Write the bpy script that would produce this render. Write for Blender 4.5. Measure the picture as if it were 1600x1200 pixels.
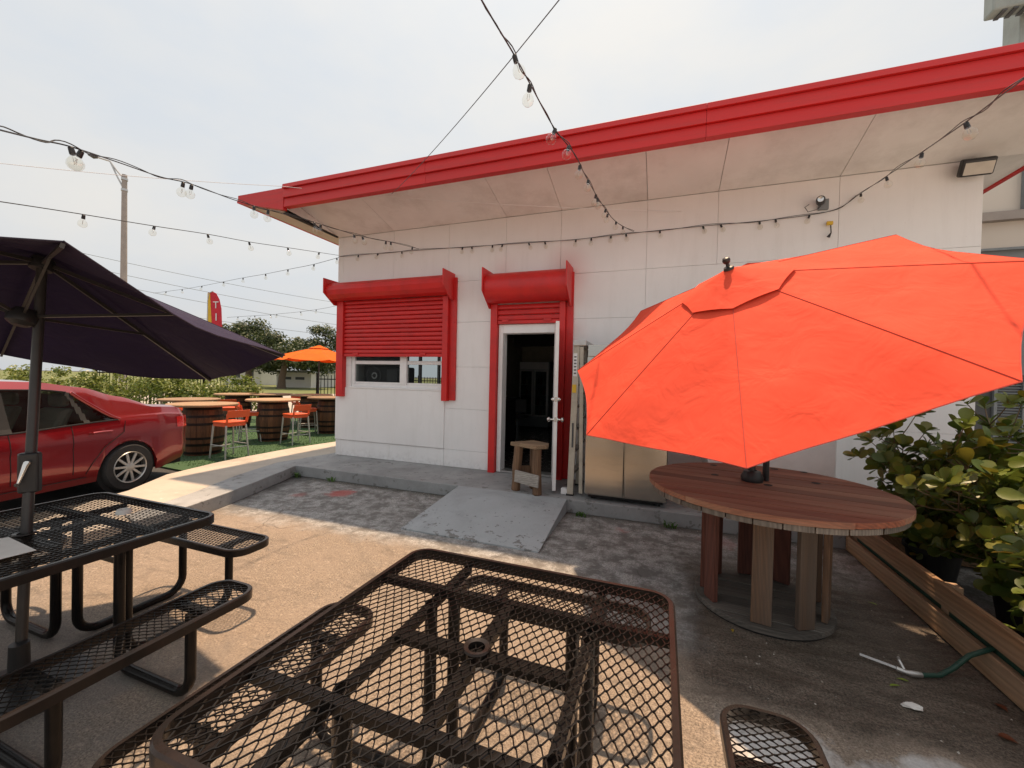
import bpy, bmesh, math, random
from mathutils import Vector, Matrix
random.seed(7)
PI = math.pi; R = math.radians
for o in list(bpy.data.objects): bpy.data.objects.remove(o)
sc = bpy.context.scene
COL = sc.collection
# ------------------------------------------------------------------ camera
H = 1.58
YAW, PITCH, ROLL, F = R(20.122), R(0.801), R(1.244), 640.0
def cam_axes():
    cy, sy = math.cos(YAW), math.sin(YAW)
    f = Vector((-sy*math.cos(PITCH), cy*math.cos(PITCH), -math.sin(PITCH)))
    r = Vector((cy, sy, 0)); u = r.cross(f); c, s = math.cos(ROLL), math.sin(ROLL)
    return c*r+s*u, -s*r+c*u, f
CR, CU, CF = cam_axes()
cam = bpy.data.cameras.new('camera'); cam.lens = F/1600*36; cam.sensor_width = 36; cam.clip_end = 3000; cam.clip_start = .02
co = bpy.data.objects.new('camera', cam); COL.objects.link(co)
m = Matrix((CR, CU, -CF)).transposed().to_4x4(); m.translation = (0, 0, H); co.matrix_world = m
sc.camera = co
# pixel of the photograph -> point on a known plane
def ray(x, y): return CF+(x-800)/F*CR-(y-600)/F*CU
def onZ(x, y, z=0.): d = ray(x, y); return Vector((0, 0, H))+d*((z-H)/d.z)
def onY(x, y, Y): d = ray(x, y); return Vector((0, 0, H))+d*(Y/d.y)
def dep(x, y, t): return Vector((0, 0, H))+ray(x, y)*t
def gnd(x, t, z=0.): p = dep(x, 590, t); return Vector((p.x, p.y, z))
# ------------------------------------------------------------------ sky, sun, exposure
SUN = Vector((-.05, .25, 1)).normalized()
w = bpy.data.worlds.new('World'); sc.world = w; w.use_nodes = True
nt = w.node_tree; N = nt.nodes; L = nt.links
bg = N['Background']
sky = N.new('ShaderNodeTexSky'); sky.sky_type = 'NISHITA'; sky.sun_disc = False
sky.sun_elevation = math.asin(SUN.z); sky.sun_rotation = math.atan2(SUN.x, SUN.y)
sky.air_density = 1.3; sky.dust_density = 7.0; sky.ozone_density = 1.0
hs = N.new('ShaderNodeHueSaturation'); hs.inputs['Saturation'].default_value = .12
L.new(sky.outputs[0], hs.inputs['Color'])
tc = N.new('ShaderNodeTexCoord'); mp = N.new('ShaderNodeMapping'); mp.inputs['Scale'].default_value = (1, 1, 2.2)
L.new(tc.outputs['Generated'], mp.inputs[0])
nz = N.new('ShaderNodeTexNoise'); nz.inputs['Scale'].default_value = 2.1; nz.inputs['Detail'].default_value = 6; nz.inputs['Roughness'].default_value = .55
L.new(mp.outputs[0], nz.inputs['Vector'])
rp = N.new('ShaderNodeValToRGB'); rp.color_ramp.elements[0].position = .36; rp.color_ramp.elements[1].position = .66
rp.color_ramp.elements[0].color = (6.8, 7.25, 7.75, 1); rp.color_ramp.elements[1].color = (8.2, 8.0, 7.6, 1)
L.new(nz.outputs['Fac'], rp.inputs[0])
mxs = N.new('ShaderNodeMix'); mxs.data_type = 'RGBA'; mxs.inputs[0].default_value = .72      # thick smoke haze over the clear sky
L.new(hs.outputs[0], mxs.inputs[6]); L.new(rp.outputs[0], mxs.inputs[7])
L.new(mxs.outputs[2], bg.inputs[0]); bg.inputs[1].default_value = .092
sun = bpy.data.lights.new('sun', 'SUN'); sun.energy = 5.0; sun.angle = R(1.2); sun.color = (1, .71, .46)
so = bpy.data.objects.new('sun', sun); COL.objects.link(so)
so.rotation_euler = (-SUN).to_track_quat('-Z', 'Y').to_euler(); so.location = (0, 0, 30)
sc.view_settings.view_transform = 'Standard'; sc.view_settings.look = 'None'
sc.view_settings.exposure = 0.34; sc.view_settings.gamma = 1; sc.view_settings.use_curve_mapping = False
# ------------------------------------------------------------------ materials
def new_mat(name):
    mt = bpy.data.materials.new(name); mt.use_nodes = True
    return mt, mt.node_tree.nodes, mt.node_tree.links, mt.node_tree.nodes['Principled BSDF']
def noise(N, L, vec, scale, detail=5, rough=.6, dist=0):
    n = N.new('ShaderNodeTexNoise'); n.inputs['Scale'].default_value = scale; n.inputs['Detail'].default_value = detail
    n.inputs['Roughness'].default_value = rough; n.inputs['Distortion'].default_value = dist
    if vec is not None: L.new(vec, n.inputs['Vector'])
    return n.outputs['Fac']
def ramp(N, L, fac, a, b, p0=.35, p1=.65):
    r = N.new('ShaderNodeValToRGB'); e = r.color_ramp.elements
    e[0].position = p0; e[1].position = p1
    e[0].color = (*a, 1) if len(a) == 3 else a; e[1].color = (*b, 1) if len(b) == 3 else b
    L.new(fac, r.inputs[0]); return r.outputs[0]
def mix(N, L, fac, a, b, mode='MIX'):
    m = N.new('ShaderNodeMix'); m.data_type = 'RGBA'; m.blend_type = mode
    for s, v in ((0, fac), (6, a), (7, b)):
        if isinstance(v, (int, float)): m.inputs[s].default_value = v
        elif isinstance(v, tuple): m.inputs[s].default_value = (*v, 1)[:4]
        else: L.new(v, m.inputs[s])
    return m.outputs[2]
def mth(N, L, op, a, b=0., c=None, clamp=False):
    m = N.new('ShaderNodeMath'); m.operation = op; m.use_clamp = clamp
    for i, v in enumerate((a, b, c)):
        if v is None: continue
        if isinstance(v, (int, float)): m.inputs[i].default_value = v
        else: L.new(v, m.inputs[i])
    return m.outputs[0]
def bump(N, L, bs, h, strength=.3, dist=.01, prev=None):
    b = N.new('ShaderNodeBump'); b.inputs['Strength'].default_value = strength; b.inputs['Distance'].default_value = dist
    L.new(h, b.inputs['Height'])
    if prev is not None: L.new(prev, b.inputs['Normal'])
    L.new(b.outputs[0], bs.inputs['Normal']); return b.outputs[0]
def coords(N, L, stretch=(1, 1, 1), world=False, rnd=True):
    if world:
        g = N.new('ShaderNodeNewGeometry'); v = g.outputs['Position']
    else:
        t = N.new('ShaderNodeTexCoord'); v = t.outputs['Object']
        if rnd:
            oi = N.new('ShaderNodeObjectInfo'); ad = N.new('ShaderNodeVectorMath'); ad.operation = 'MULTIPLY_ADD'
            L.new(oi.outputs['Random'], ad.inputs[0]); ad.inputs[1].default_value = (13.1, 7.7, 5.3); L.new(v, ad.inputs[2]); v = ad.outputs[0]
    mp = N.new('ShaderNodeMapping'); mp.inputs['Scale'].default_value = stretch; L.new(v, mp.inputs[0])
    return mp.outputs[0]
def pbr(name, c1, c2=None, scale=6, rough=.6, rvar=.1, metal=0, bmp=.15, bscale=60, stretch=(1, 1, 1), coat=0, dirt=None, dscale=2.5, damt=.5, spec=.5, objvar=0, p0=.3, p1=.7):
    mt, N, L, bs = new_mat(name); v = coords(N, L, stretch)
    c2 = c2 or tuple(x*.8 for x in c1)
    col = ramp(N, L, noise(N, L, v, scale), c1, c2, p0, p1)
    if dirt:
        f = ramp(N, L, noise(N, L, v, dscale, 8, .7), (0, 0, 0), (1, 1, 1), .48, .75)
        f = mth(N, L, 'MULTIPLY', f, damt); col = mix(N, L, f, col, dirt)
    if objvar:
        oi = N.new('ShaderNodeObjectInfo'); h = N.new('ShaderNodeHueSaturation'); L.new(col, h.inputs['Color'])
        L.new(mth(N, L, 'MULTIPLY_ADD', oi.outputs['Random'], objvar*2, 1-objvar), h.inputs['Value']); col = h.outputs[0]
    L.new(col, bs.inputs['Base Color'])
    L.new(mth(N, L, 'MULTIPLY_ADD', noise(N, L, v, scale*2.3), rvar*2, rough-rvar), bs.inputs['Roughness'])
    bs.inputs['Metallic'].default_value = metal; bs.inputs['Coat Weight'].default_value = coat; bs.inputs['Specular IOR Level'].default_value = spec
    if bmp: bump(N, L, bs, noise(N, L, v, bscale, 4), bmp, .004)
    return mt
def wood(name, c1, c2, axis=0, scale=9, rough=.75, gray=None, gamt=.5, ring=26):
    mt, N, L, bs = new_mat(name); st = [1, 1, 1]; st[axis] = .06
    v = coords(N, L, tuple(st))
    n1 = noise(N, L, v, scale, 7, .65, 1.2); n2 = noise(N, L, v, scale*6, 4, .7)
    wv = N.new('ShaderNodeTexWave'); wv.wave_type = 'BANDS'; wv.bands_direction = 'DIAGONAL'; wv.inputs['Scale'].default_value = ring; wv.inputs['Distortion'].default_value = 5; wv.inputs['Detail'].default_value = 3
    L.new(v, wv.inputs['Vector'])
    col = ramp(N, L, n1, c1, c2, .3, .7)
    col = mix(N, L, mth(N, L, 'MULTIPLY', wv.outputs['Fac'], .45), col, tuple(x*.5 for x in c2))
    col = mix(N, L, ramp(N, L, n2, (0, 0, 0), (.55, .55, .55), .5, .75), col, tuple(x*.35 for x in c2))
    if gray: col = mix(N, L, mth(N, L, 'MULTIPLY', ramp(N, L, noise(N, L, v, 2.2, 6), (0, 0, 0), (1, 1, 1), .4, .62), gamt), col, gray)
    oi = N.new('ShaderNodeObjectInfo'); hv = N.new('ShaderNodeHueSaturation'); L.new(col, hv.inputs['Color']); L.new(mth(N, L, 'MULTIPLY_ADD', oi.outputs['Random'], .5, .75), hv.inputs['Value']); col = hv.outputs[0]
    L.new(col, bs.inputs['Base Color']); bs.inputs['Roughness'].default_value = rough
    bump(N, L, bs, mth(N, L, 'ADD', n2, wv.outputs['Fac']), .35, .003)
    return mt
def glassy(name, tint=(.9, .95, .95), refl=1.45, rough=.02, opac=.0):
    mt, N, L, bs = new_mat(name); out = N['Material Output']
    t = N.new('ShaderNodeBsdfTransparent'); t.inputs[0].default_value = (*tint, 1)
    g = N.new('ShaderNodeBsdfGlossy'); g.inputs['Roughness'].default_value = rough
    fr = N.new('ShaderNodeFresnel'); fr.inputs['IOR'].default_value = refl; ge = N.new('ShaderNodeNewGeometry')
    m = N.new('ShaderNodeMixShader'); L.new(mth(N, L, 'MULTIPLY', fr.outputs[0], mth(N, L, 'SUBTRACT', 1, ge.outputs['Backfacing'])), m.inputs[0]); L.new(t.outputs[0], m.inputs[1]); L.new(g.outputs[0], m.inputs[2])
    L.new(m.outputs[0], out.inputs[0]); N.remove(bs); return mt
M = {}
RED = (.64, .02, .018)
M['red'] = pbr('red_paint', RED, (.55, .017, .016), scale=3, rough=.42, bmp=.08, dirt=(.28, .03, .03), dscale=3, damt=.35)
M['redf'] = pbr('red_fascia_paint', (.5, .014, .015), (.58, .02, .02), scale=2.5, rough=.5, stretch=(.3, 3, 3), bmp=.12, dirt=(.22, .03, .03), dscale=5, damt=.45)
M['white'] = pbr('white_trim', (.86, .86, .86), (.78, .78, .78), scale=4, rough=.45, dirt=(.45, .43, .4), damt=.25, bmp=.05)
M['soffit'] = pbr('soffit_paint', (.85, .84, .82), (.76, .745, .725), scale=1.6, rough=.7, dirt=(.33, .29, .25), dscale=1.3, damt=.4, bmp=.08)
M['soffw'] = pbr('warm_lit_soffit', (.6, .52, .42), (.52, .45, .37), scale=1.6, rough=.7, dirt=(.33, .29, .25), damt=.3)  # left eave soffit, its warm light put into the paint colour
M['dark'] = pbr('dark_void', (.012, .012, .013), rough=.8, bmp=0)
M['black'] = pbr('black_metal', (.008, .0075, .0075), (.013, .011, .01), scale=20, rough=.22, bmp=.05, bscale=160, spec=.16)
M['blackp'] = pbr('black_plastic', (.018, .018, .019), rough=.45, bmp=.05)
M['rubber'] = pbr('tyre_rubber', (.02, .02, .021), (.03, .03, .03), rough=.75, bmp=.2)
M['steel'] = pbr('stainless', (.5, .475, .43), (.47, .445, .405), scale=1.2, rough=.2, rvar=.04, metal=1, stretch=(.5, .5, 2.5), bmp=.5, bscale=2.2)
M['alu'] = pbr('aluminium', (.55, .54, .52), (.45, .44, .43), rough=.4, metal=.85, scale=20, bmp=.05)
M['chrome'] = pbr('chrome', (.75, .73, .7), rough=.15, metal=1, bmp=0, rvar=.05)
M['fibre'] = pbr('ladder_rail', (.5, .46, .38), (.42, .38, .31), rough=.55, dirt=(.2, .18, .15), dscale=9, damt=.5)
M['glass'] = glassy('window_glass', (.72, .75, .75), 1.22)
M['bulb'] = glassy('bulb_glass', (.97, .96, .93), 1.75, .03)
M['carglass'] = glassy('car_glass', (.42, .46, .45), 1.4)
M['orange'] = pbr('orange_plastic', (.72, .1, .02), (.66, .085, .02), rough=.45, bmp=.03)
M['legs'] = pbr('stool_leg_grey', (.52, .52, .5), rough=.35, metal=.4, bmp=.02)
M['green'] = pbr('hose_green', (.012, .05, .035), (.02, .065, .045), rough=.5)
M['pole'] = pbr('umbrella_pole', (.026, .024, .023), (.038, .034, .032), scale=14, rough=.4, bmp=.04)
M['conc_pole'] = pbr('concrete_pole', (.36, .32, .29), (.28, .25, .23), scale=3, rough=.85)
M['paper'] = pbr('paper', (.78, .76, .72), rough=.8)
M['beige'] = pbr('beige_wall', (.62, .58, .5), rough=.8)
M['tile'] = pbr('dark_floor', (.06, .055, .05), rough=.25)
M['seat'] = pbr('car_upholstery', (.34, .3, .24), rough=.8)
M['bwhite'] = pbr('far_white_wall', (.72, .69, .64), (.64, .6, .55), scale=.5, rough=.8)
M['creamw'] = pbr('cream_wall', (.62, .57, .5), (.57, .52, .46), scale=.7, rough=.8)
M['grey'] = pbr('grey_paint', (.22, .24, .25), (.18, .2, .21), rough=.5)
M['darkgrey'] = pbr('dark_grey_metal', (.05, .053, .056), (.075, .075, .078), rough=.5)
M['acgrey'] = pbr('rooftop_unit', (.3, .33, .31), (.24, .27, .25), rough=.5, dirt=(.14, .13, .11))
M['wood_spool'] = wood('spool_wood', (.27, .085, .04), (.15, .045, .025), axis=0, gray=(.32, .19, .12), gamt=.75)
M['wood_edge'] = wood('spool_edge', (.22, .185, .155), (.11, .095, .08), axis=2, scale=16)
M['wood_stave'] = wood('stave_wood', (.2, .095, .04), (.1, .05, .025), axis=2, gray=(.13, .11, .092), gamt=.8, ring=40)
M['wood_dark'] = wood('stave_dark', (.16, .05, .03), (.1, .035, .025), axis=2)
M['wood_base'] = wood('spool_base', (.16, .14, .12), (.09, .08, .07), axis=0)
M['wood_plank'] = wood('planter_wood', (.42, .25, .13), (.28, .155, .08), axis=1, ring=18, gray=(.36, .29, .22), gamt=.5)
M['wood_stool'] = wood('stool_leg_wood', (.25, .14, .075), (.13, .075, .042), axis=2)
M['wood_seat'] = wood('stool_seat_wood', (.32, .22, .13), (.2, .13, .08), axis=0)
M['wood_white'] = wood('whitewashed_board', (.5, .47, .42), (.36, .33, .3), axis=0)
M['barrel'] = wood('barrel_oak', (.26, .11, .045), (.09, .036, .018), axis=2, gray=(.05, .025, .015), gamt=.6)
M['hoop'] = pbr('barrel_hoop', (.012, .009, .008), (.028, .018, .014), rough=.55, metal=.5, scale=12)
M['tabletop'] = wood('table_top_wood', (.42, .27, .15), (.3, .18, .1), axis=0)
M['bark'] = pbr('bark', (.16, .11, .075), (.1, .07, .05), scale=14, rough=.9, bmp=.6, bscale=30)
M['stem'] = pbr('stem', (.2, .14, .08), (.13, .1, .055), scale=14, rough=.8)
M['yellow'] = pbr('yellow_print', (.75, .48, .04), rough=.7)
M['flagred'] = pbr('flag_red', (.62, .02, .04), rough=.7)
M['wprint'] = pbr('white_print', (.8, .8, .8), rough=.7)
def leafmat(name, cs, trans=.25, rough=.4, yellow=None):
    mt, N, L, bs = new_mat(name); oi = N.new('ShaderNodeObjectInfo'); g = N.new('ShaderNodeNewGeometry')
    rnd = mth(N, L, 'FRACT', mth(N, L, 'ADD', oi.outputs['Random'], g.outputs['Random Per Island']))
    r = N.new('ShaderNodeValToRGB'); e = r.color_ramp.elements
    while len(e) < len(cs): e.new(.5)
    for i, c in enumerate(cs): e[i].position = i/(len(cs)-1)*.999; e[i].color = (*c, 1)
    L.new(rnd, r.inputs[0]); t = N.new('ShaderNodeTexCoord')
    col = mix(N, L, mth(N, L, 'MULTIPLY', noise(N, L, t.outputs['Object'], 25), .35), r.outputs[0], tuple(x*.5 for x in cs[0]))
    L.new(col, bs.inputs['Base Color']); bs.inputs['Roughness'].default_value = rough
    tr = N.new('ShaderNodeBsdfTranslucent'); L.new(col, tr.inputs[0]); ms = N.new('ShaderNodeMixShader'); ms.inputs[0].default_value = trans
    L.new(bs.outputs[0], ms.inputs[1]); L.new(tr.outputs[0], ms.inputs[2]); L.new(ms.outputs[0], N['Material Output'].inputs[0])
    return mt
M['clusia'] = leafmat('clusia_leaf', [(.07, .115, .022), (.1, .155, .025), (.15, .2, .03), (.2, .22, .035), (.11, .165, .026), (.3, .24, .03)])
M['yleaf'] = leafmat('yellow_leaf', [(.5, .32, .02), (.42, .3, .03)])
M['hedge'] = leafmat('hedge_leaf', [(.11, .17, .025), (.19, .24, .035), (.28, .3, .06), (.14, .19, .035)], .35)
M['oak'] = leafmat('oak_leaf', [(.035, .06, .02), (.06, .085, .025), (.085, .11, .035), (.05, .07, .025)], .2, .55)
def canopy_mat(name, c1, c2, trans, rough=.8, scale=2.5):
    mt, N, L, bs = new_mat(name); v = coords(N, L)
    col = ramp(N, L, noise(N, L, v, scale, 6), c1, c2); L.new(col, bs.inputs['Base Color']); bs.inputs['Roughness'].default_value = rough
    bs.inputs['Specular IOR Level'].default_value = .2
    wv = noise(N, L, v, 5, 3, .5, .6); b1 = bump(N, L, bs, wv, .5, .035); bump(N, L, bs, noise(N, L, v, 420, 2), .12, .002, b1)
    tr = N.new('ShaderNodeBsdfTranslucent'); L.new(col, tr.inputs[0]); ms = N.new('ShaderNodeMixShader'); ms.inputs[0].default_value = trans
    L.new(bs.outputs[0], ms.inputs[1]); L.new(tr.outputs[0], ms.inputs[2]); L.new(ms.outputs[0], N['Material Output'].inputs[0]); return mt
M['fab_red'] = canopy_mat('umbrella_red_orange', (.86, .1, .052), (.78, .082, .04), .16)
M['fab_purple'] = canopy_mat('umbrella_purple', (.016, .0095, .042), (.013, .008, .034), .012, .75)
M['fab_orange'] = canopy_mat('umbrella_orange', (.85, .2, .02), (.8, .17, .02), .4)
M['fab_red_seam'] = pbr('red_seam', (.5, .05, .03), rough=.8, bmp=0); M['fab_purple_seam'] = pbr('purple_seam', (.02, .012, .03), rough=.8, bmp=0); M['fab_orange_seam'] = pbr('orange_seam', (.55, .12, .02), rough=.8, bmp=0)
def car_paint():
    mt, N, L, bs = new_mat('car_paint_red'); v = coords(N, L)
    L.new(ramp(N, L, noise(N, L, v, 300, 2), (.21, .004, .008), (.25, .006, .011)), bs.inputs['Base Color'])
    bs.inputs['Metallic'].default_value = .5; bs.inputs['Roughness'].default_value = .28; bs.inputs['Coat Weight'].default_value = 1; bs.inputs['Coat Roughness'].default_value = .04
    return mt
M['car'] = car_paint()
# ground: old pavement with aggregate, worn paint and painted roof shade near the building, damp stain, spilled red paint
def ground_mat():
    mt, N, L, bs = new_mat('old_pavement'); g = N.new('ShaderNodeNewGeometry'); P = g.outputs['Position']
    sx = N.new('ShaderNodeSeparateXYZ'); L.new(P, sx.inputs[0]); X, Y = sx.outputs[0], sx.outputs[1]
    fine = noise(N, L, P, 95, 5, .82); med = noise(N, L, P, 9, 8, .7); big = noise(N, L, P, 1.1, 6, .6, .4)
    def smooth(f, a, b): return ramp(N, L, f, (0, 0, 0), (1, 1, 1), a, b)
    col = ramp(N, L, fine, (.04, .032, .026), (.46, .37, .285), .36, .64)
    col = mix(N, L, ramp(N, L, med, (.0, .0, .0), (.4, .4, .4), .4, .7), col, (.2, .17, .145))
    col = mix(N, L, ramp(N, L, big, (0, 0, 0), (.55, .55, .55), .42, .62), col, (.3, .24, .19))
    smear = N.new('ShaderNodeMapping'); smear.inputs['Scale'].default_value = (1, 2.6, 1); smear.inputs['Rotation'].default_value = (0, 0, .5); L.new(P, smear.inputs[0])
    col = mix(N, L, ramp(N, L, noise(N, L, smear.outputs[0], 2.3, 9, .72, .5), (0, 0, 0), (.75, .75, .75), .53, .72), col, (.1, .085, .072))
    col = mix(N, L, ramp(N, L, noise(N, L, P, 32, 8, .8), (0, 0, 0), (.7, .7, .7), .52, .66), col, (.11, .088, .07))
    col = mix(N, L, ramp(N, L, noise(N, L, P, 24, 9, .8, .3), (.6, .6, .6), (0, 0, 0), .34, .46), col, (.52, .44, .36))
    nb = noise(N, L, P, 1.7, 6, .65, .8)
    def edge(v, at, wdt, amp, rising=True):     # 0..1 step in coordinate v with a ragged border
        t = mth(N, L, 'MULTIPLY_ADD', mth(N, L, 'SUBTRACT', nb, .5), amp, v)
        return mth(N, L, 'DIVIDE', mth(N, L, 'SUBTRACT', t, at) if rising else mth(N, L, 'SUBTRACT', at, t), wdt, clamp=True)
    # worn paint strip by the platform, the roof shadow's grey put into its colour
    worn_shade = mix(N, L, ramp(N, L, noise(N, L, P, 5.5, 12, .78), (0, 0, 0), (1, 1, 1), .44, .57), (.15, .15, .147), ramp(N, L, noise(N, L, P, 75, 4, .8), (.2, .202, .2), (.56, .565, .56), .38, .62))
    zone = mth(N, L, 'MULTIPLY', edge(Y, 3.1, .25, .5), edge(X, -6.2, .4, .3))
    col = mix(N, L, mth(N, L, 'MULTIPLY', zone, .85), col, worn_shade)
    # soil and moss caught along the foot of the kerb
    soil = mth(N, L, 'MULTIPLY', edge(Y, 4.66, .1, .22), edge(X, -5.2, .1, .1))
    col = mix(N, L, mth(N, L, 'MULTIPLY', soil, .8), col, ramp(N, L, noise(N, L, P, 60, 5, .8), (.03, .028, .022), (.13, .12, .1)))
    # darker asphalt where cars stand
    asp = ramp(N, L, noise(N, L, P, 190, 2, .8), (.022, .022, .024), (.1, .098, .095), .35, .7)
    zc = mth(N, L, 'MULTIPLY', edge(X, -4.6, .6, .8, False), 1.0)
    col = mix(N, L, zc, col, asp)
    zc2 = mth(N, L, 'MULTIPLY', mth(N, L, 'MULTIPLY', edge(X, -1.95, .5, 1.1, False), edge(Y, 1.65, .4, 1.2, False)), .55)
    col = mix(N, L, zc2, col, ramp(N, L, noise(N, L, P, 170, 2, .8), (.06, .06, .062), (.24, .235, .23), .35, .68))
    # damp dark patch around the spool table
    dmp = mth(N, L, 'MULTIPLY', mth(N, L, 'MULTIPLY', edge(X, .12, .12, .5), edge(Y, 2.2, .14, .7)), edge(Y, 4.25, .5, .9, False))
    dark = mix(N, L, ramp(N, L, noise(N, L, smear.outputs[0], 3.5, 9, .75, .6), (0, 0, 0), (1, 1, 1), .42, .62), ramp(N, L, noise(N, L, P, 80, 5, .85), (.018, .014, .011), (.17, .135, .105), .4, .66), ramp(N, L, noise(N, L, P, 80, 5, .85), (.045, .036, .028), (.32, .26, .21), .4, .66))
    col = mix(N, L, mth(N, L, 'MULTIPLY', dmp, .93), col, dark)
    # pale cement patch beside it
    pal = mth(N, L, 'MULTIPLY', mth(N, L, 'MULTIPLY', edge(X, .25, .1, .4), edge(Y, 2.18, .1, .7, False)), .85)
    col = mix(N, L, pal, col, ramp(N, L, noise(N, L, P, 30, 8, .7), (.45, .45, .45), (.7, .69, .68)))
    umb_shade = mth(N, L, 'MULTIPLY', mth(N, L, 'MULTIPLY', edge(X, -.55, .3, .5), edge(X, .32, .1, .5, False)), mth(N, L, 'MULTIPLY', edge(Y, 2.55, .2, .5), edge(Y, 4.1, .5, .6, False)))  # grey of the red umbrella's shade mixed into the pavement colour
    col = mix(N, L, mth(N, L, 'MULTIPLY', umb_shade, .6), col, worn_shade)
    # spilled red paint
    for cx, cy, rr, a in ((-3.98, 4.33, .2, .75), (-4.4, 4.05, .13, .35), (-.35, 4.45, .09, .4), (.55, 4.5, .2, .25)):
        dv = N.new('ShaderNodeVectorMath'); dv.operation = 'DISTANCE'; L.new(P, dv.inputs[0]); dv.inputs[1].default_value = (cx, cy, 0)
        f = mth(N, L, 'SUBTRACT', rr, mth(N, L, 'MULTIPLY_ADD', mth(N, L, 'SUBTRACT', noise(N, L, P, 8, 6, .7), .5), .35, dv.outputs['Value']))
        col = mix(N, L, mth(N, L, 'MULTIPLY', mth(N, L, 'DIVIDE', f, .09, clamp=True), a), col, (.42, .08, .07))
    # hairline cracks
    vo = N.new('ShaderNodeTexVoronoi'); vo.feature = 'DISTANCE_TO_EDGE'; vo.inputs['Scale'].default_value = .7
    wp = N.new('ShaderNodeVectorMath'); wp.operation = 'MULTIPLY_ADD'; nv = N.new('ShaderNodeTexNoise'); nv.inputs['Scale'].default_value = 3; nv.inputs['Detail'].default_value = 5
    L.new(P, nv.inputs['Vector']); L.new(nv.outputs['Color'], wp.inputs[0]); wp.inputs[1].default_value = (.5, .5, .5); L.new(P, wp.inputs[2]); L.new(wp.outputs[0], vo.inputs['Vector'])
    cr = ramp(N, L, vo.outputs['Distance'], (1, 1, 1), (0, 0, 0), .001, .009)
    col = mix(N, L, mth(N, L, 'MULTIPLY', cr, mth(N, L, 'MULTIPLY', smooth(big, .45, .6), .55)), col, (.035, .03, .028))
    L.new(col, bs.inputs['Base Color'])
    L.new(mth(N, L, 'SUBTRACT', .9, mth(N, L, 'MULTIPLY', dmp, ramp(N, L, noise(N, L, smear.outputs[0], 3, 6), (.05, .05, .05), (.5, .5, .5), .4, .6))), bs.inputs['Roughness']); bs.inputs['Specular IOR Level'].default_value = .35
    b1 = bump(N, L, bs, fine, .7, .006); bump(N, L, bs, noise(N, L, P, 32, 8, .8), .4, .008, b1)
    return mt
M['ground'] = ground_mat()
def painted_conc(name, c1, c2, chip, amt, scale=7, cut=.56, foot=None):
    mt, N, L, bs = new_mat(name); v = coords(N, L, world=True)
    col = ramp(N, L, noise(N, L, v, 2.2, 7, .65), c1, c2, .3, .7)
    cn_ = noise(N, L, v, scale, 9, .66, .3)
    if foot:      # paint wears off first at the foot of the ramp
        sp_ = N.new('ShaderNodeSeparateXYZ'); L.new(v, sp_.inputs[0]); cn_ = mth(N, L, 'ADD', cn_, mth(N, L, 'MULTIPLY', mth(N, L, 'DIVIDE', mth(N, L, 'SUBTRACT', foot, sp_.outputs[1]), .55, clamp=True), .075))
    ch = ramp(N, L, cn_, (0, 0, 0), (1, 1, 1), cut, cut+.025)
    col = mix(N, L, mth(N, L, 'MULTIPLY', ch, amt), col, chip)
    st = ramp(N, L, noise(N, L, v, 1.3, 8, .7, .6), (0, 0, 0), (1, 1, 1), .5, .72)
    col = mix(N, L, mth(N, L, 'MULTIPLY', st, .5), col, tuple(x*.4 for x in c1))
    col = mix(N, L, ramp(N, L, noise(N, L, v, 160, 2), (0, 0, 0), (.35, .35, .35), .5, .75), col, tuple(x*.55 for x in c1))
    L.new(col, bs.inputs['Base Color']); bs.inputs['Roughness'].default_value = .72
    h = mth(N, L, 'SUBTRACT', noise(N, L, v, 90, 3), ch); bump(N, L, bs, h, .3, .004); return mt
M['platform'] = painted_conc('grey_floor_paint', (.37, .38, .385), (.25, .255, .255), (.15, .145, .135), .75, 8, .585)
M['ramp'] = painted_conc('ramp_paint', (.4, .43, .45), (.34, .365, .38), (.15, .145, .135), .85, 13, .625, 4.15)
M['walk'] = painted_conc('walkway_concrete', (.5, .44, .37), (.42, .37, .31), (.6, .56, .5), .5, 5, .62)
M['street'] = pbr('pale_street', (.4, .36, .31), (.34, .31, .27), scale=.3, rough=.9, bmp=.1)
M['grass'] = pbr('verge_grass', (.09, .12, .035), (.14, .15, .05), scale=1.5, rough=.95)
M['turf'] = pbr('artificial_turf', (.03, .075, .03), (.045, .1, .038), scale=3, rough=.95, bmp=.8, bscale=300)
M['blade'] = leafmat('grass_blade', [(.04, .12, .03), (.07, .16, .04), (.1, .17, .05)], .2, .7)
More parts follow.
